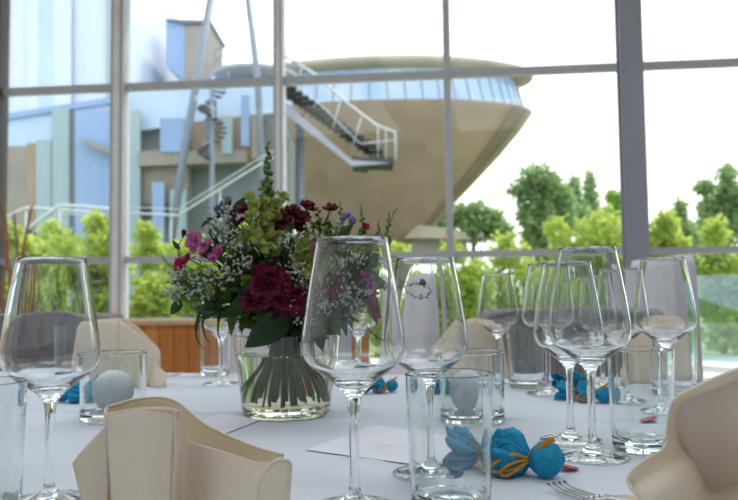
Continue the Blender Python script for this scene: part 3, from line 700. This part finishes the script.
def petal(c, d, side, L, Wd, curl, cup, ruffle=0, seed=0, nu=6, nv=5):
    d = d.normalized(); side = (side - d * side.dot(d)).normalized(); n = d.cross(side)
    V = []; F = []
    for i in range(nu + 1):
        t = i / nu; wdt = Wd * (math.sin(PI * min(t * .72 + .1, 1)) ** .8) if t < 1 else Wd * .55
        for j in range(nv + 1):
            s = (j / nv - .5) * 2
            q = c + d * (L * t) + side * (s * wdt * .5) + n * (curl * L * t * t + cup * Wd * s * s * .5)
            if ruffle: q += n * ruffle * L * t * math.sin(s * 7 + seed) + d * ruffle * L * t * math.sin(s * 9 + seed * 2)
            V.append(q)
    for i in range(nu):
        for j in range(nv):
            a = i * (nv + 1) + j; F.append((a, a + 1, a + nv + 2, a + nv + 1))
    return V, F
def rand_dir(r): return Vector((r.gauss(0, 1), r.gauss(0, 1), r.gauss(0, 1))).normalized()
def flower(c, face, rad, layers, npet, mat, seed, ruffle=.08, name='flower_head'):
    r = random.Random(seed); x, y, z = frame(face); out = []
    for L in range(layers):
        f = (L + 1) / layers; tilt = .25 + 1.05 * f
        for k_ in range(npet):
            a = 2 * PI * (k_ + L * .5) / npet + r.uniform(-.15, .15)
            rad_d = x * math.cos(a) + y * math.sin(a)
            d = z * math.cos(tilt) + rad_d * math.sin(tilt); side = z.cross(rad_d)
            out.append(petal(c - z * rad * .2, d, side, rad * (.65 + .4 * f) * r.uniform(.85, 1.1), rad * .95 * (.6 + .4 * f), .25 * r.uniform(-.6, 1), -.25, ruffle, r.uniform(0, 6)))
    o = bmesh_part(name, merge(*out), mat)
    return o
def leafm(c, d, L, Wd, up=None, bend=.25, nu=8):
    d = d.normalized(); side = d.cross(up or Vector((0, -1, .3))).normalized(); n = d.cross(side)
    V = []; F = []
    for i in range(nu + 1):
        t = i / nu; w_ = Wd * .5 * math.sin(PI * t ** .8) ** .9 if 0 < t < 1 else 0.0002
        q = c + d * L * t + n * (bend * L * t * t)
        V += [q - side * w_ - n * w_ * .3, q, q + side * w_ - n * w_ * .3]
    for i in range(nu):
        a = i * 3; F += [(a, a + 1, a + 4, a + 3), (a + 1, a + 2, a + 5, a + 4)]
    return V, F
def stemto(p, r_=.0012, name='stem', mat='stem', head=None):
    mid = NECK.lerp(p, .5) + Vector((0, 0, .012))
    mesh(name, tube(spline([NECK, mid, p], 8), r_, 6), M[mat], head or BQ, world=True)
CDIR = Vector((0, -1, 0))
def facing(p, k_=.6): return ((p - (NECK + Vector((0, 0, .06)))).normalized() + CDIR * k_).normalized()
# green inner mass: leafy sprigs
rr = random.Random(5)
def sprig(p, n, L, Wd, mat, seed, start=.45):
    r = random.Random(seed); base = NECK; ax = spline([base, base.lerp(p, .5) + Vector((0, 0, .015)), p], 12); out = [tube(ax, .0011, 5)]
    for k_ in range(n):
        t = start + (1 - start) * k_ / max(n - 1, 1); q = ax[min(int(t * 12), 12)]; axd = (ax[12] - ax[8]).normalized()
        a = k_ * 2.4 + seed; x, y, z = frame(axd); d = (z * .65 + x * math.cos(a) + y * math.sin(a)).normalized()
        out.append(leafm(q, d, L * r.uniform(.7, 1.2), Wd * r.uniform(.7, 1.1), rand_dir(r), .2))
    out.append(leafm(ax[12], (ax[12] - ax[10]), L, Wd, rand_dir(r), .1))
    bmesh_part('leafy_sprig', merge(*out), mat)
for i in range(84):
    a = rr.uniform(0, 2 * PI); q = math.sqrt(rr.random()); px = 286 + 92 * q * math.cos(a); py = 276 + 56 * q * math.sin(a)
    sprig(B(px, py, dome(px, py, rr.uniform(-.5, .95))), 9, rr.uniform(.022, .042), rr.uniform(.010, .018), 'leaf_dark' if rr.random() < .6 else 'leaf', i)
for i, (px, py) in enumerate([(185, 285), (200, 300), (215, 312), (240, 318), (345, 318), (368, 305), (385, 285), (378, 250), (215, 262), (320, 322), (300, 318), (262, 316)]):
    sprig(B(px, py, dome(px, py, .8)), 10, .030, .011, 'leaf' if i % 2 else 'leaf_dark', 60 + i)
# snapdragon spikes
def snap(base, tip, n, seed, fl0=.0, mat='leaf_lime', R0=.011):
    r = random.Random(seed); ax = spline([base, base.lerp(tip, .5) + Vector((.003, 0, 0)), tip], 20)
    g = [tube(ax, lambda s: .0022 * (1 - .6 * s), 7)]; lime = []
    for k_ in range(n):
        t = k_ / (n - 1); q = ax[int(t * 20)]; a = k_ * 2.4; x, y, z = frame(tip - base); rd = x * math.cos(a) + y * math.sin(a)
        s = R0 * (1 - .78 * t)
        if t > fl0: g.append(sphere(q + rd * s * .7, s * .55, 8, 6, (1, 1, 1.35))); g.append(leafm(q + rd * s * .3, rd + z * .2, s * 1.3, s * .5))
        else:
            c = q + rd * s * .8
            for _ in range(4): lime.append(petal(c, (rd + z * r.uniform(-.6, 1.0) + rand_dir(r) * .5), rand_dir(r), s * 1.5, s * 1.4, .5, .5, .1, r.random() * 6))
            lime.append(sphere(c, s * .5, 8, 6))
    sp_ = bmesh_part('snapdragon', merge(*g), 'bud_green')
    if lime: mesh('floret', merge(*lime), M['leaf_lime'], sp_, world=True)
    return sp_
for a, b_, n, s_, f in (((262, 246), (268, 143), 38, 1, .38), ((318, 282), (318, 208), 26, 2, .72), ((360, 250), (361, 206), 16, 3, .2), ((338, 240), (340, 202), 12, 4, .1), ((240, 250), (224, 196), 14, 5, .1), ((383, 250), (389, 211), 10, 6, .0), ((376, 246), (378, 222), 10, 7, .0)):
    dy = dome(*a, .8)
    snap(B(a[0], a[1], dy), B(b_[0], b_[1], dy * .6), n, s_, f, R0=.0155 if n > 20 else .008)
# burgundy blooms
for i, (px, py, r_) in enumerate([(243, 209, .016), (232, 216, .012), (282, 219, .016), (300, 216, .017), (292, 210, .014), (308, 206, .015), (331, 208, .013), (277, 228, .012), (300, 226, .012), (240, 222, .010), (272, 312, .014)]):
    p = B(px, py, dome(px, py, .85)); stemto(p, name='flower_stem', head=flower(p, facing(p, .3) + rand_dir(rr) * .5, r_, 2, 5, 'burgundy', 100 + i, .14))
# mauve / pink at the left
for i, (px, py, r_, m) in enumerate([(193, 241, .017, 'mauve'), (205, 248, .016, 'mauve'), (216, 254, .016, 'mauve'), (180, 264, .014, 'magenta'), (187, 258, .010, 'magenta'), (184, 233, .007, 'burgundy'),
                                     (375, 300, .018, 'magenta'), (372, 283, .014, 'mauve'), (380, 312, .012, 'magenta'), (366, 277, .010, 'mauve'), (366, 226, .007, 'magenta'), (316, 248, .009, 'mauve')]):
    p = B(px, py, dome(px, py, .95)); stemto(p, name='flower_stem', head=flower(p, facing(p, .5) + rand_dir(rr) * .4, r_, 2, 5, m, 200 + i, .12))
# big raspberry blooms
for i, (px, py, r_) in enumerate([(270, 286, .034), (292, 302, .024), (252, 300, .018), (330, 286, .020)]):
    p = B(px, py, dome(px, py, 1.0)); stemto(p, name='flower_stem', head=flower(p, facing(p, .9), r_, 3, 6, 'raspberry', 300 + i, .10))
# white sprays
def spray(px, py, spread, n, seed, k_=.92, size=.0017):
    r = random.Random(seed); c = B(px, py, dome(px, py, k_)); st_ = [tube(spline([NECK, NECK.lerp(c, .6) + Vector((0, 0, .01)), c], 6), .0006, 4)]; bl = []
    hub = c.lerp(NECK, .22)
    for _ in range(n):
        d = rand_dir(r); q = c + Vector((d.x * spread, d.y * spread * .7 - .006, d.z * spread)) * r.random() ** .5
        st_.append(tube([hub.lerp(q, r.uniform(0, .4)), hub.lerp(q, .6) + rand_dir(r) * .003, q], .00028, 3, False))
        s = size * r.uniform(.7, 1.25)
        bl.append(sphere(q, s, 6, 4)); 
        for _k in range(2): bl.append(sphere(q + rand_dir(r) * s * .8, s * .7, 5, 4))
    sp_ = bmesh_part('white_spray', merge(*st_), 'bud_green')
    o = mesh('blossom', merge(*bl), M['white_fl'], sp_, world=True); o['kind'] = 'stuff'
for i, a in enumerate([(228, 232, .024, 60), (238, 250, .022, 55), (232, 272, .018, 34), (215, 225, .02, 30), (246, 262, .014, 26), (228, 214, .014, 22), (184, 282, .026, 60), (172, 294, .02, 44), (200, 290, .02, 40), (210, 276, .02, 30),
                       (296, 268, .02, 50), (303, 284, .016, 40), (292, 306, .016, 30), (330, 270, .024, 60), (345, 290, .024, 70), (322, 300, .022, 60), (352, 262, .022, 50), (365, 290, .018, 40), (290, 240, .02, 34), (262, 222, .016, 26), (312, 236, .018, 30),
                       (300, 318, .012, 20), (340, 232, .018, 30), (356, 310, .02, 44), (178, 272, .016, 24)]):
    spray(a[0], a[1], a[2], a[3], 400 + i)
# lime and lilac details
for i, (px, py, r_) in enumerate([(255, 206, .014), (276, 204, .014), (250, 196, .012), (284, 196, .012), (266, 222, .013), (305, 246, .017), (314, 258, .017), (300, 262, .015), (322, 240, .014), (246, 280, .010), (210, 290, .012), (308, 270, .013), (262, 188, .010), (328, 230, .012)]):
    p = B(px, py, dome(px, py, .9)); flower(p, facing(p, .4) + rand_dir(rr) * .6, r_, 2, 4, 'leaf_lime', 500 + i, .1, name='lime_floret')
for i, (px, py) in enumerate([(221, 203), (217, 209), (226, 208), (347, 214), (352, 220), (343, 220), (228, 200)]):
    p = B(px, py, dome(px, py, .8)); r_ = random.Random(i); bmesh_part('lilac_bud', merge(*[sphere(p + rand_dir(r_) * .004, .0026, 8, 6, (1, 1, 1.6)) for _ in range(7)]), 'lilac'); stemto(p, .0008, 'flower_stem')
# large leaves under the dome, blades and trailing sprigs
for (x0, y0, x1, y1, wd, dy) in ((292, 312, 244, 348, .042, -.10), (308, 316, 318, 352, .030, -.09), (250, 300, 222, 318, .018, -.09), (182, 300, 170, 315, .016, -.03), (232, 200, 214, 222, .010, -.05), (226, 312, 200, 306, .014, -.05),
                                 (222, 250, 204, 222, .008, -.06), (214, 216, 200, 228, .008, -.04), (330, 310, 345, 330, .022, -.07), (232, 214, 246, 196, .012, -.06), (180, 250, 172, 240, .008, -.02)):
    a = B(x0, y0, dy); b_ = B(x1, y1, dy); bmesh_part('leaf', leafm(a, b_ - a, (b_ - a).length, wd, Vector((0, -1, 0)), .08), 'leaf_dark')
for pts in ([(230, 300), (205, 308), (196, 326), (200, 345), (216, 354)], [(232, 302), (210, 306), (203, 322), (206, 338), (215, 346)], [(228, 296), (214, 302), (201, 318), (197, 332)], [(236, 304), (222, 310), (218, 330), (222, 346)]):
    q = spline([B(x, y, -.07) for x, y in pts], 18); V = []; F = []
    for i, p in enumerate(q):
        w_ = .0022 * (1 - (i / 18) ** 2) + .0002; V += [p + Vector((-w_, 0, w_ * .4)), p + Vector((w_, -.001, -w_ * .4))]
        if i: F.append((2 * i - 2, 2 * i - 1, 2 * i + 1, 2 * i))
    bmesh_part('grass_blade', (V, F), 'leaf_dark', solid=.0004)
def twig(pts, dy, n, seed, mat='leaf', L=.006, name='fine_sprig', bud=None):
    r = random.Random(seed); q = spline([B(x, y, dy) for x, y in pts], 16); out = [tube(q, .0006, 5)]
    for k_ in range(n):
        p = q[int(3 + 13 * k_ / n)]; out.append(leafm(p, rand_dir(r) + Vector((0, 0, .3)), L * r.uniform(.6, 1.2), L * .4, rand_dir(r), .1))
    o = bmesh_part(name, merge(*out), mat)
    return o
twig([(368, 262), (382, 242), (390, 222), (398, 207)], -.03, 12, 1, 'bud_green')
twig([(365, 318), (372, 332), (386, 340), (404, 347)], -.05, 18, 2)
twig([(385, 270), (404, 292), (422, 298), (431, 292), (427, 284)], -.02, 22, 3, 'leaf')
twig([(385, 276), (398, 284), (412, 284), (421, 285)], -.02, 14, 4, 'leaf_dark', .009)
p = B(423, 283, -.02); flower(p, Vector((.6, -.5, .6)), .008, 3, 4, 'burgundy', 777, .05)
twig([(180, 272), (166, 262), (160, 250)], -.01, 10, 5, 'bud_green', .005); twig([(180, 292), (162, 296), (150, 290)], -.01, 14, 6, 'bud_green', .005)
twig([(182, 262), (178, 248), (184, 236)], -.02, 8, 7, 'leaf_dark', .006)
for i in range(10):
    a = rr.uniform(0, 6.28); px = 288 + 112 * math.cos(a); py = 268 + 60 * math.sin(a); twig([(288 + 80 * math.cos(a), 270 + 40 * math.sin(a)), (px, py)], -.02, 10, 20 + i, 'leaf')
# stems under water
for i in range(38):
    a = 2 * PI * i / 38 * 5.1; q = math.sqrt((i + .5) / 38); e = Vector((VX.x + .061 * q * math.cos(a), VX.y + .061 * q * math.sin(a), TZ + .0165 + rr.uniform(0, .014)))
    dq = Vector((math.cos(a), math.sin(a), 0)) * q
    top = NECK + dq * .020 + Vector((0, 0, .015)); m_ = Vector((VX.x, VX.y, TZ + .088)) + dq * .030
    bmesh_part('stem', tube(spline([top, m_, m_.lerp(e, .5) + dq * .003, e], 10), rr.uniform(.0013, .0027), 7), ('stem', 'leaf', 'bud_green')[i % 3])
# ------------------------------------------------------------------ napkins
def napkin(base, panels, label, edges=(), name='folded_napkin'):
    t = thing(name, base, label, 'napkin', 'folded cream napkins')
    for i, rows in enumerate(panels):
        mesh('napkin_fold', sheet(rows, 28, 28), M['napkin'], t, world=True, solid=.0016)
    for l, r_ in edges: mesh('folded_edge', tube(spline([P(x, y, d) for x, y, d in l], 60), r_, 8), M['napkin'], t, world=True)
    return t
def pr_(row, base=False): return [P(x, y, d) for x, y, d in row]
def down(p, f=1.0, dx=0, dy=0): return Vector((p.x + dx, p.y + dy, TZ + .001 + (1 - f) * (p.z - TZ)))
def panel(toprow, foot, mid=.5, bulge=(0, 0)):
    """top edge points and table points: three levels between"""
    top = pr_(toprow); bot = [Vector((x, y, TZ + .0012)) for x, y in foot]
    m1 = [t.lerp(b, .33) + Vector((bulge[0] * .8, bulge[1] * .8, 0)) for t, b in zip(top, bot)]; m2 = [t.lerp(b, .7) + Vector((bulge[0], bulge[1], 0)) for t, b in zip(top, bot)]
    return [top, m1, m2, bot]
def F_(px, d): r = ray(px, 500); t = d / r.y; return (CAM.x + r.x * t, d)
# near left napkin
nb = P(175, 400, .60); nb.z = TZ
napkin(nb, [
    panel([(107, 415, .575), (142, 409, .560), (175, 410, .566)], [F_(120, .565), F_(145, .545), F_(171, .555)], bulge=(0, -.006)),
    panel([(175, 410, .566), (181, 418, .60), (187, 440, .612), (222, 452, .59), (262, 464, .57), (281, 458, .565)], [F_(172, .56), F_(178, .59), F_(186, .60), F_(214, .58), F_(240, .56), F_(258, .55)], bulge=(0, -.004)),
    panel([(107, 415, .575), (107, 407, .60), (138, 399, .62), (172, 400, .628), (206, 425, .63), (250, 445, .62), (283, 455, .585)], [F_(105, .575), F_(110, .60), F_(135, .63), F_(170, .64), F_(205, .64), F_(240, .63), F_(265, .58)], bulge=(0, .003)),
    [pr_([(109, 416, .580), (142, 410.5, .566), (174, 411.5, .571)]), pr_([(111, 435, .576), (143, 433, .558), (173, 432, .565)])],
    [pr_([(185, 442, .617), (222, 454, .595), (260, 465.5, .575)]), pr_([(184, 466, .612), (220, 478, .588), (255, 489, .568)])],
    panel([(108, 424, .582), (84, 449, .60), (73, 463, .62)], [F_(122, .57), F_(104, .60), F_(86, .62)]),
    panel([(259, 500, .56), (262, 478, .555), (274, 462, .557), (288, 461, .56), (291, 470, .565), (288, 486, .57)], [F_(252, .55), F_(258, .545), F_(268, .547), F_(280, .55), F_(286, .555), F_(285, .56)]),
], 'large cream folded napkin at the front left', edges=[
    ([(107, 415, .574), (109, 440, .571), (114, 480, .567), (120, 516, .565)], .0013), ([(175, 410, .565), (175.5, 440, .561), (173, 480, .557), (171, 520, .555)], .0014),
    ([(107, 415, .575), (142, 409, .560), (175, 410, .566), (181, 418, .60), (187, 440, .612), (222, 452, .59), (262, 464, .57), (281, 458, .565)], .0011),
    ([(107, 407, .60), (138, 399, .62), (172, 400, .628), (206, 425, .63), (250, 445, .62), (283, 455, .585)], .0012), ([(259, 500, .56), (262, 478, .555), (274, 462, .557), (288, 461, .56), (291, 470, .565)], .0015)])
# near right napkin: broad leaf curling to the left
nb = P(700, 400, .56); nb.z = TZ
napkin(nb, [
    [pr_([(790, 352, .54), (738, 370, .54), (700, 386, .55), (674, 401, .555), (668, 425, .565), (664, 448, .565), (642, 462, .545), (627, 479, .53)]),
     pr_([(800, 392, .55), (745, 398, .565), (712, 406, .58), (690, 418, .59), (682, 436, .59), (676, 456, .582), (654, 471, .555), (633, 486, .535)]),
     pr_([(815, 450, .55), (762, 442, .60), (728, 444, .62), (710, 450, .62), (702, 460, .61), (690, 474, .575), (668, 490, .54), (640, 501, .527)]),
     [Vector((*F_(790, .48), TZ + .001)), Vector((*F_(755, .52), TZ + .001)), Vector((*F_(730, .56), TZ + .001)), Vector((*F_(715, .585), TZ + .001)), Vector((*F_(705, .58), TZ + .001)), Vector((*F_(695, .56), TZ + .001)), Vector((*F_(680, .54), TZ + .001)), Vector((*F_(655, .525), TZ + .001))]],
    panel([(792, 350, .545), (740, 367, .547), (702, 383, .557), (676, 398, .562), (671, 420, .58), (690, 440, .62), (740, 430, .64)], [F_(790, .52), F_(770, .56), F_(745, .60), F_(725, .61), F_(712, .62), F_(725, .66), F_(760, .68)]),
], 'large cream folded napkin at the front right edge', edges=[([(790, 352, .54), (738, 370, .54), (700, 386, .55), (674, 401, .555), (668, 425, .565), (664, 448, .565), (642, 462, .545), (627, 479, .53), (640, 500, .525)], .0011)])
mesh_flap = single('napkin', sheet([[T(612, 499, TZ + .004), T(625, 496, TZ + .006), T(640, 499, TZ + .004)], [T(606, 520, TZ + .003), T(622, 518, TZ + .004), T(650, 520, TZ + .003)]], 12, 8), M['hem'], 'flat beige napkin corner on the cloth at the bottom right', 'napkin', 'folded cream napkins', solid=.003)
# distant napkins: two-pointed standing folds
def far_napkin(px, d, s, label, rz=0.0, flip=1):
    b0 = P(px, 292, d); b0.z = TZ
    t = thing('folded_napkin', b0, label, 'napkin', 'folded cream napkins')
    t.rotation_euler = (0, 0, rz)
    def L(*pts): return [Vector((x * flip, y, z)) * s for x, y, z in pts]
    A = [L((-.085, .02, .125), (-.06, -.005, .145), (-.03, -.012, .15), (.005, -.008, .148)), L((-.09, .0, .07), (-.07, -.02, .08), (-.035, -.03, .08), (.01, -.025, .075)), L((-.10, -.0, .0), (-.07, -.03, .0), (-.03, -.04, .0), (.02, -.035, .0))]
    Bp = [L((.005, -.008, .148), (.04, .015, .118), (.09, .02, .077)), L((.01, -.025, .075), (.045, -.005, .06), (.095, .005, .05)), L((.02, -.035, .0), (.06, -.02, .0), (.085, -.005, .0))]
    Cp = [L((-.085, .02, .125), (-.03, .045, .15), (.02, .04, .138), (.085, .022, .082)), L((-.09, .03, .06), (-.03, .06, .07), (.03, .055, .065), (.09, .025, .045)), L((-.09, .03, .0), (-.03, .07, .0), (.03, .065, .0), (.09, .02, .0))]
    Dp = [L((.082, .0, .055), (.095, -.012, .045), (.115, -.012, .026)), L((.078, -.01, .02), (.095, -.03, .016), (.118, -.03, .012)), L((.075, -.01, .0), (.095, -.035, .0), (.12, -.03, .0))]
    for rows in (A, Bp, Cp, Dp): mesh('napkin_fold', move(sheet(rows, 16, 12), (0, 0, .001)), M['napkin'], t, solid=.0016)
    return t
far_napkin(118, 1.50, .92, 'cream folded napkin standing behind the left candle cup, before the wood panelling')
far_napkin(468, 1.56, .84, 'cream folded napkin seen behind the candle cup and small wine glass, centre right', 0, -1)
far_napkin(655, 1.46, .88, 'cream folded napkin standing between the grey and the white covered chair', 0, -1)
# ------------------------------------------------------------------ wrapped sweets
def sweet(px, py, rz, s, label, kind=0):
    loc = T(px, py); t = thing('wrapped_sweet', (loc.x, loc.y, TZ + .0006), label, 'wrapped sweet', 'sweets wrapped in blue paper', rz)
    def crinkle(v, k_, amp): return v * (1 + amp * noise.noise(v * k_) + amp * .6 * noise.noise(v * k_ * 2.7))
    r = .0165 * s
    V, F = sphere((0, 0, 0), r, 40, 28)
    V = [crinkle(v, 130 / s, .09) for v in V]
    # pleats converging on the tie
    V = [v + Vector((0, v.y, v.z)) * (.06 * math.sin(math.atan2(v.z, v.y) * 13) * max(0, -v.x / r)) for v in V]
    zmin = min(v.z for v in V); mesh('sweet_ball', ([v - Vector((0, 0, zmin)) for v in V], F), M['blue'], t)
    zc = r * 1.0
    def tail(x0, x1, pf, nfold, seed, amp, zk=1.0, flat=1.0):
        nu, nv = 30, 150; V = []; F = []; rr_ = random.Random(seed); ph = rr_.uniform(0, 6)
        for i in range(nu + 1):
            u = i / nu; x = x0 + (x1 - x0) * u; R_ = pf(u)
            for j in range(nv):
                a = 2 * PI * j / nv
                f = 1 + amp * u * math.sin(a * nfold + ph + 2 * u) + amp * .6 * math.sin(a * (nfold * 2 + 1) + u * 3) * (.3 + u) + .12 * noise.noise(Vector((math.cos(a) * 2, math.sin(a) * 2, u * 5 + seed))) + .05 * math.sin(a * 23 + 9 * noise.noise(Vector((u * 3, a, seed)))) * (1 - .5 * u)
                q = Vector((x + .15 * (x1 - x0) * u * math.sin(a * 3 + ph) * amp * 2, R_ * f * math.cos(a), zc * (1 - u * .0) + R_ * f * math.sin(a) * zk))
                q.z = max(q.z, .0008 + .0006 * math.sin(j)); V.append(q)
        for i in range(nu):
            for j in range(nv): j2 = (j + 1) % nv; F.append((i * nv + j, i * nv + j2, (i + 1) * nv + j2, (i + 1) * nv + j))
        return V, F
    x1 = -r * .85
    mesh('paper_body', tail(x1, x1 - .042 * s, lambda u: s * (.0035 + .0215 * (math.sin(PI * min(u ** 1.15, 1)) ** .85) + .0012 * u), 6, 3, .17), M['blue'], t)
    x2 = x1 - .042 * s
    mesh('paper_tail', tail(x2, x2 - .040 * s, lambda u: s * (.004 + .0185 * u ** .7), 4, 9, .36, .95), M['blue'], t, solid=.0003)
    def ribbon(pts, w_=.0028, name='ribbon'):
        q = spline([Vector(p) * s for p in pts], 20); V = []; F = []
        for i, p in enumerate(q):
            dd = (q[min(i + 1, 20)] - q[max(i - 1, 0)]).normalized(); sd = dd.cross(Vector((.3, -1, .4))).normalized() * w_ * s
            V += [p - sd, p, p + sd]
            if i: a = 3 * i; F += [(a - 3, a - 2, a + 1, a), (a - 2, a - 1, a + 2, a + 1)]
        mesh(name, (V, F), M['gold'], t, solid=.0005)
    X = x1 / s; zz = zc / s
    ring = lambda xx, rr2: [(xx, rr2 * math.cos(a), zz + rr2 * math.sin(a)) for a in [k_ * PI / 5 for k_ in range(11)]]
    ribbon(ring(X, .0055), .0022); ribbon(ring(X - .042, .0058), .0016)
    ribbon([(X, -.007, zz), (X - .012, -.020, zz + .006), (X - .029, -.030, zz - .003), (X - .030, -.030, zz - .010), (X - .012, -.021, zz - .007), (X, -.007, zz)], .0015)
    ribbon([(X, -.007, zz), (X - .010, -.021, zz - .001), (X - .021, -.029, zz - .008), (X - .017, -.028, zz - .013), (X - .006, -.018, zz - .006), (X, -.007, zz)], .0013)
    ribbon([(X, -.005, zz + .003), (X + .008, -.010, zz + .010), (X + .019, -.010, zz + .019), (X + .025, -.009, zz + .022)], .0024)
    ribbon([(X, -.004, zz + .004), (X + .010, -.006, zz + .008), (X + .020, -.004, zz + .012)], .0018)
    ribbon([(X - .042, -.006, zz), (X - .045, -.022, zz + .012), (X - .047, -.026, zz + .020)], .0014)
    ribbon([(X - .042, -.006, zz), (X - .041, -.022, zz - .004), (X - .038, -.024, zz - .012)], .0016)
    return t
sweet(547, 478, R(-30), 1.06, 'blue wrapped sweet with gold ribbon in the front, right of the front tumbler')
sweet(604, 403, R(-38), .80, 'blue wrapped sweet with gold ribbon behind the stems of the two right-group glasses')
sweet(62, 402, R(168), .85, 'blue wrapped sweet at the left, behind the stem of the left wine glass')
sweet(100, 393, R(-60), .7, 'blue wrapped sweet beside the left candle cup')
sweet(62, 374, R(10), .75, 'blue wrapped sweet far back seen through the left wine glass')
sweet(392, 392, R(15), .7, 'small blue wrapped sweet seen between the bowls of the two middle wine glasses')
sweet(585, 386, R(20), .7, 'small blue wrapped sweet furthest back behind the stems of the right wine glass group')
sweet(470, 395, R(-20), .75, 'blue wrapped sweet behind the candle cup at centre right')
# ------------------------------------------------------------------ cards, petals, cutlery
def card(pts, label, th=.0007, fold=False):
    q = [T(x, y, TZ + .0008) for x, y in pts]
    return single('paper_card', prism(q, (0, 0, th)), M['paper'], label, 'card', 'pale paper cards on the cloth', smooth=False)
c1 = [(306, 450), (421, 465), (470, 444), (470, 434), (382, 426)]
cq = [T(x, y, TZ + .0008) for x, y in [(306, 450), (440, 468), (478, 441), (374, 425)]]
ct = thing('paper_card', (cq[0].lerp(cq[2], .5).x, cq[0].lerp(cq[2], .5).y, TZ + .0008), 'pale lilac paper card with faint handwriting between vase and front tumbler', 'card', 'pale paper cards on the cloth')
mesh('card_sheet', prism(cq, (0, 0, .0006)), M['paper'], ct, world=True, smooth=False)
def stroke(pts):
    q = spline([T(x, y, TZ + .0016) for x, y in pts], 20); V = []; F = []
    for i, p in enumerate(q):
        V += [p + Vector((-.0003, -.0007, 0)), p + Vector((.0003, .0007, 0))]
        if i: F.append((2 * i - 2, 2 * i - 1, 2 * i + 1, 2 * i))
    return V, F
mesh('handwriting', merge(stroke([(368, 449.5), (372, 448), (378, 447), (384, 446), (390, 445.5), (394, 444.8)]), stroke([(386, 451.8), (390, 449.5), (394, 447), (396, 445)]), stroke([(386, 451.8), (388, 451.4), (390, 450.6)]),
    stroke([(432, 447), (436, 444), (440, 441), (437, 440.5), (435, 442)])), M['ink'], ct, world=True, smooth=False)
card([(196, 446), (232, 431), (262, 419.5), (222, 414), (180, 428)], 'pale paper card lying between the left napkin and the vase')
def petal_on(px, py, L, Wd, rz, label):
    c = T(px, py); rows = []
    for i in range(5):
        u = i / 4; hw = Wd * math.sin(PI * min(.15 + u * .75, 1)) * .5
        rows.append([Vector((L * (u - .5), s * hw, .0015 + .0035 * (s * s) * u + .002 * u)) for s in (-1, 0, 1)])
    vf = xf(sheet(rows, 10, 12), Matrix.Translation((c.x, c.y, TZ)) @ Matrix.Rotation(rz, 4, 'Z'))
    single('rose_petal', vf, M['petal_pink'], label, 'petal', 'loose pink petals on the cloth', solid=.0004)
petal_on(567, 470, .024, .022, R(200), 'pink petal just behind the front blue sweet, at the foot of the tall glass')
petal_on(650, 423, .026, .018, R(0), 'curled pink petal behind the right tumbler')
petal_on(575, 399, .028, .016, R(20), 'thin pink petal left of the sweet behind the right group stems')
petal_on(156, 385, .022, .014, R(10), 'small red-pink petal beside the far left napkin')
def fork(tip_px, tip_py, rz, label, s=1):
    c = T(tip_px, tip_py); t = thing('dinner_fork', (c.x, c.y, TZ + .001), label, 'fork', 'steel forks beside the napkins', rz)
    for k_ in range(4):
        y = (k_ - 1.5) * .0062
        mesh('tine', tube(spline([Vector((0, y, .006)), Vector((.018, y, .0032)), Vector((.045, y, .004)), Vector((.055, y * .9, .006))], 8), lambda s_: .0011 + .0007 * s_, 8), M['steel'], t)
    rows = [[Vector((.052, -.0115, .0055)), Vector((.052, 0, .0045)), Vector((.052, .0115, .0055))], [Vector((.068, -.011, .0085)), Vector((.068, 0, .0075)), Vector((.068, .011, .0085))], [Vector((.085, -.004, .012)), Vector((.085, 0, .012)), Vector((.085, .004, .012))],
            [Vector((.13, -.0035, .009)), Vector((.13, 0, .009)), Vector((.13, .0035, .009))], [Vector((.20, -.008, .003)), Vector((.20, 0, .003)), Vector((.20, .008, .003))]]
    mesh('handle', sheet(rows, 8, 24), M['steel'], t, solid=.0022)
fork(556, 490, R(-67), 'steel fork with its tines just in view at the bottom, below the front blue sweet')
fork(181, 376.5, R(193), 'far steel fork lying right of the far left napkin')
# ------------------------------------------------------------------ render settings
vs = sc.view_settings; vs.view_transform = 'Standard'; vs.look = 'None'; vs.gamma = 1; vs.exposure = 0.12; vs.use_curve_mapping = False
cy = sc.cycles
cy.max_bounces = 20; cy.transmission_bounces = 20; cy.glossy_bounces = 8; cy.diffuse_bounces = 5; cy.transparent_max_bounces = 24
cy.caustics_reflective = True; cy.caustics_refractive = True; cy.sample_clamp_indirect = 6; cy.blur_glossy = .5
cy.use_denoising = True; cy.denoiser = 'OPENIMAGEDENOISE'
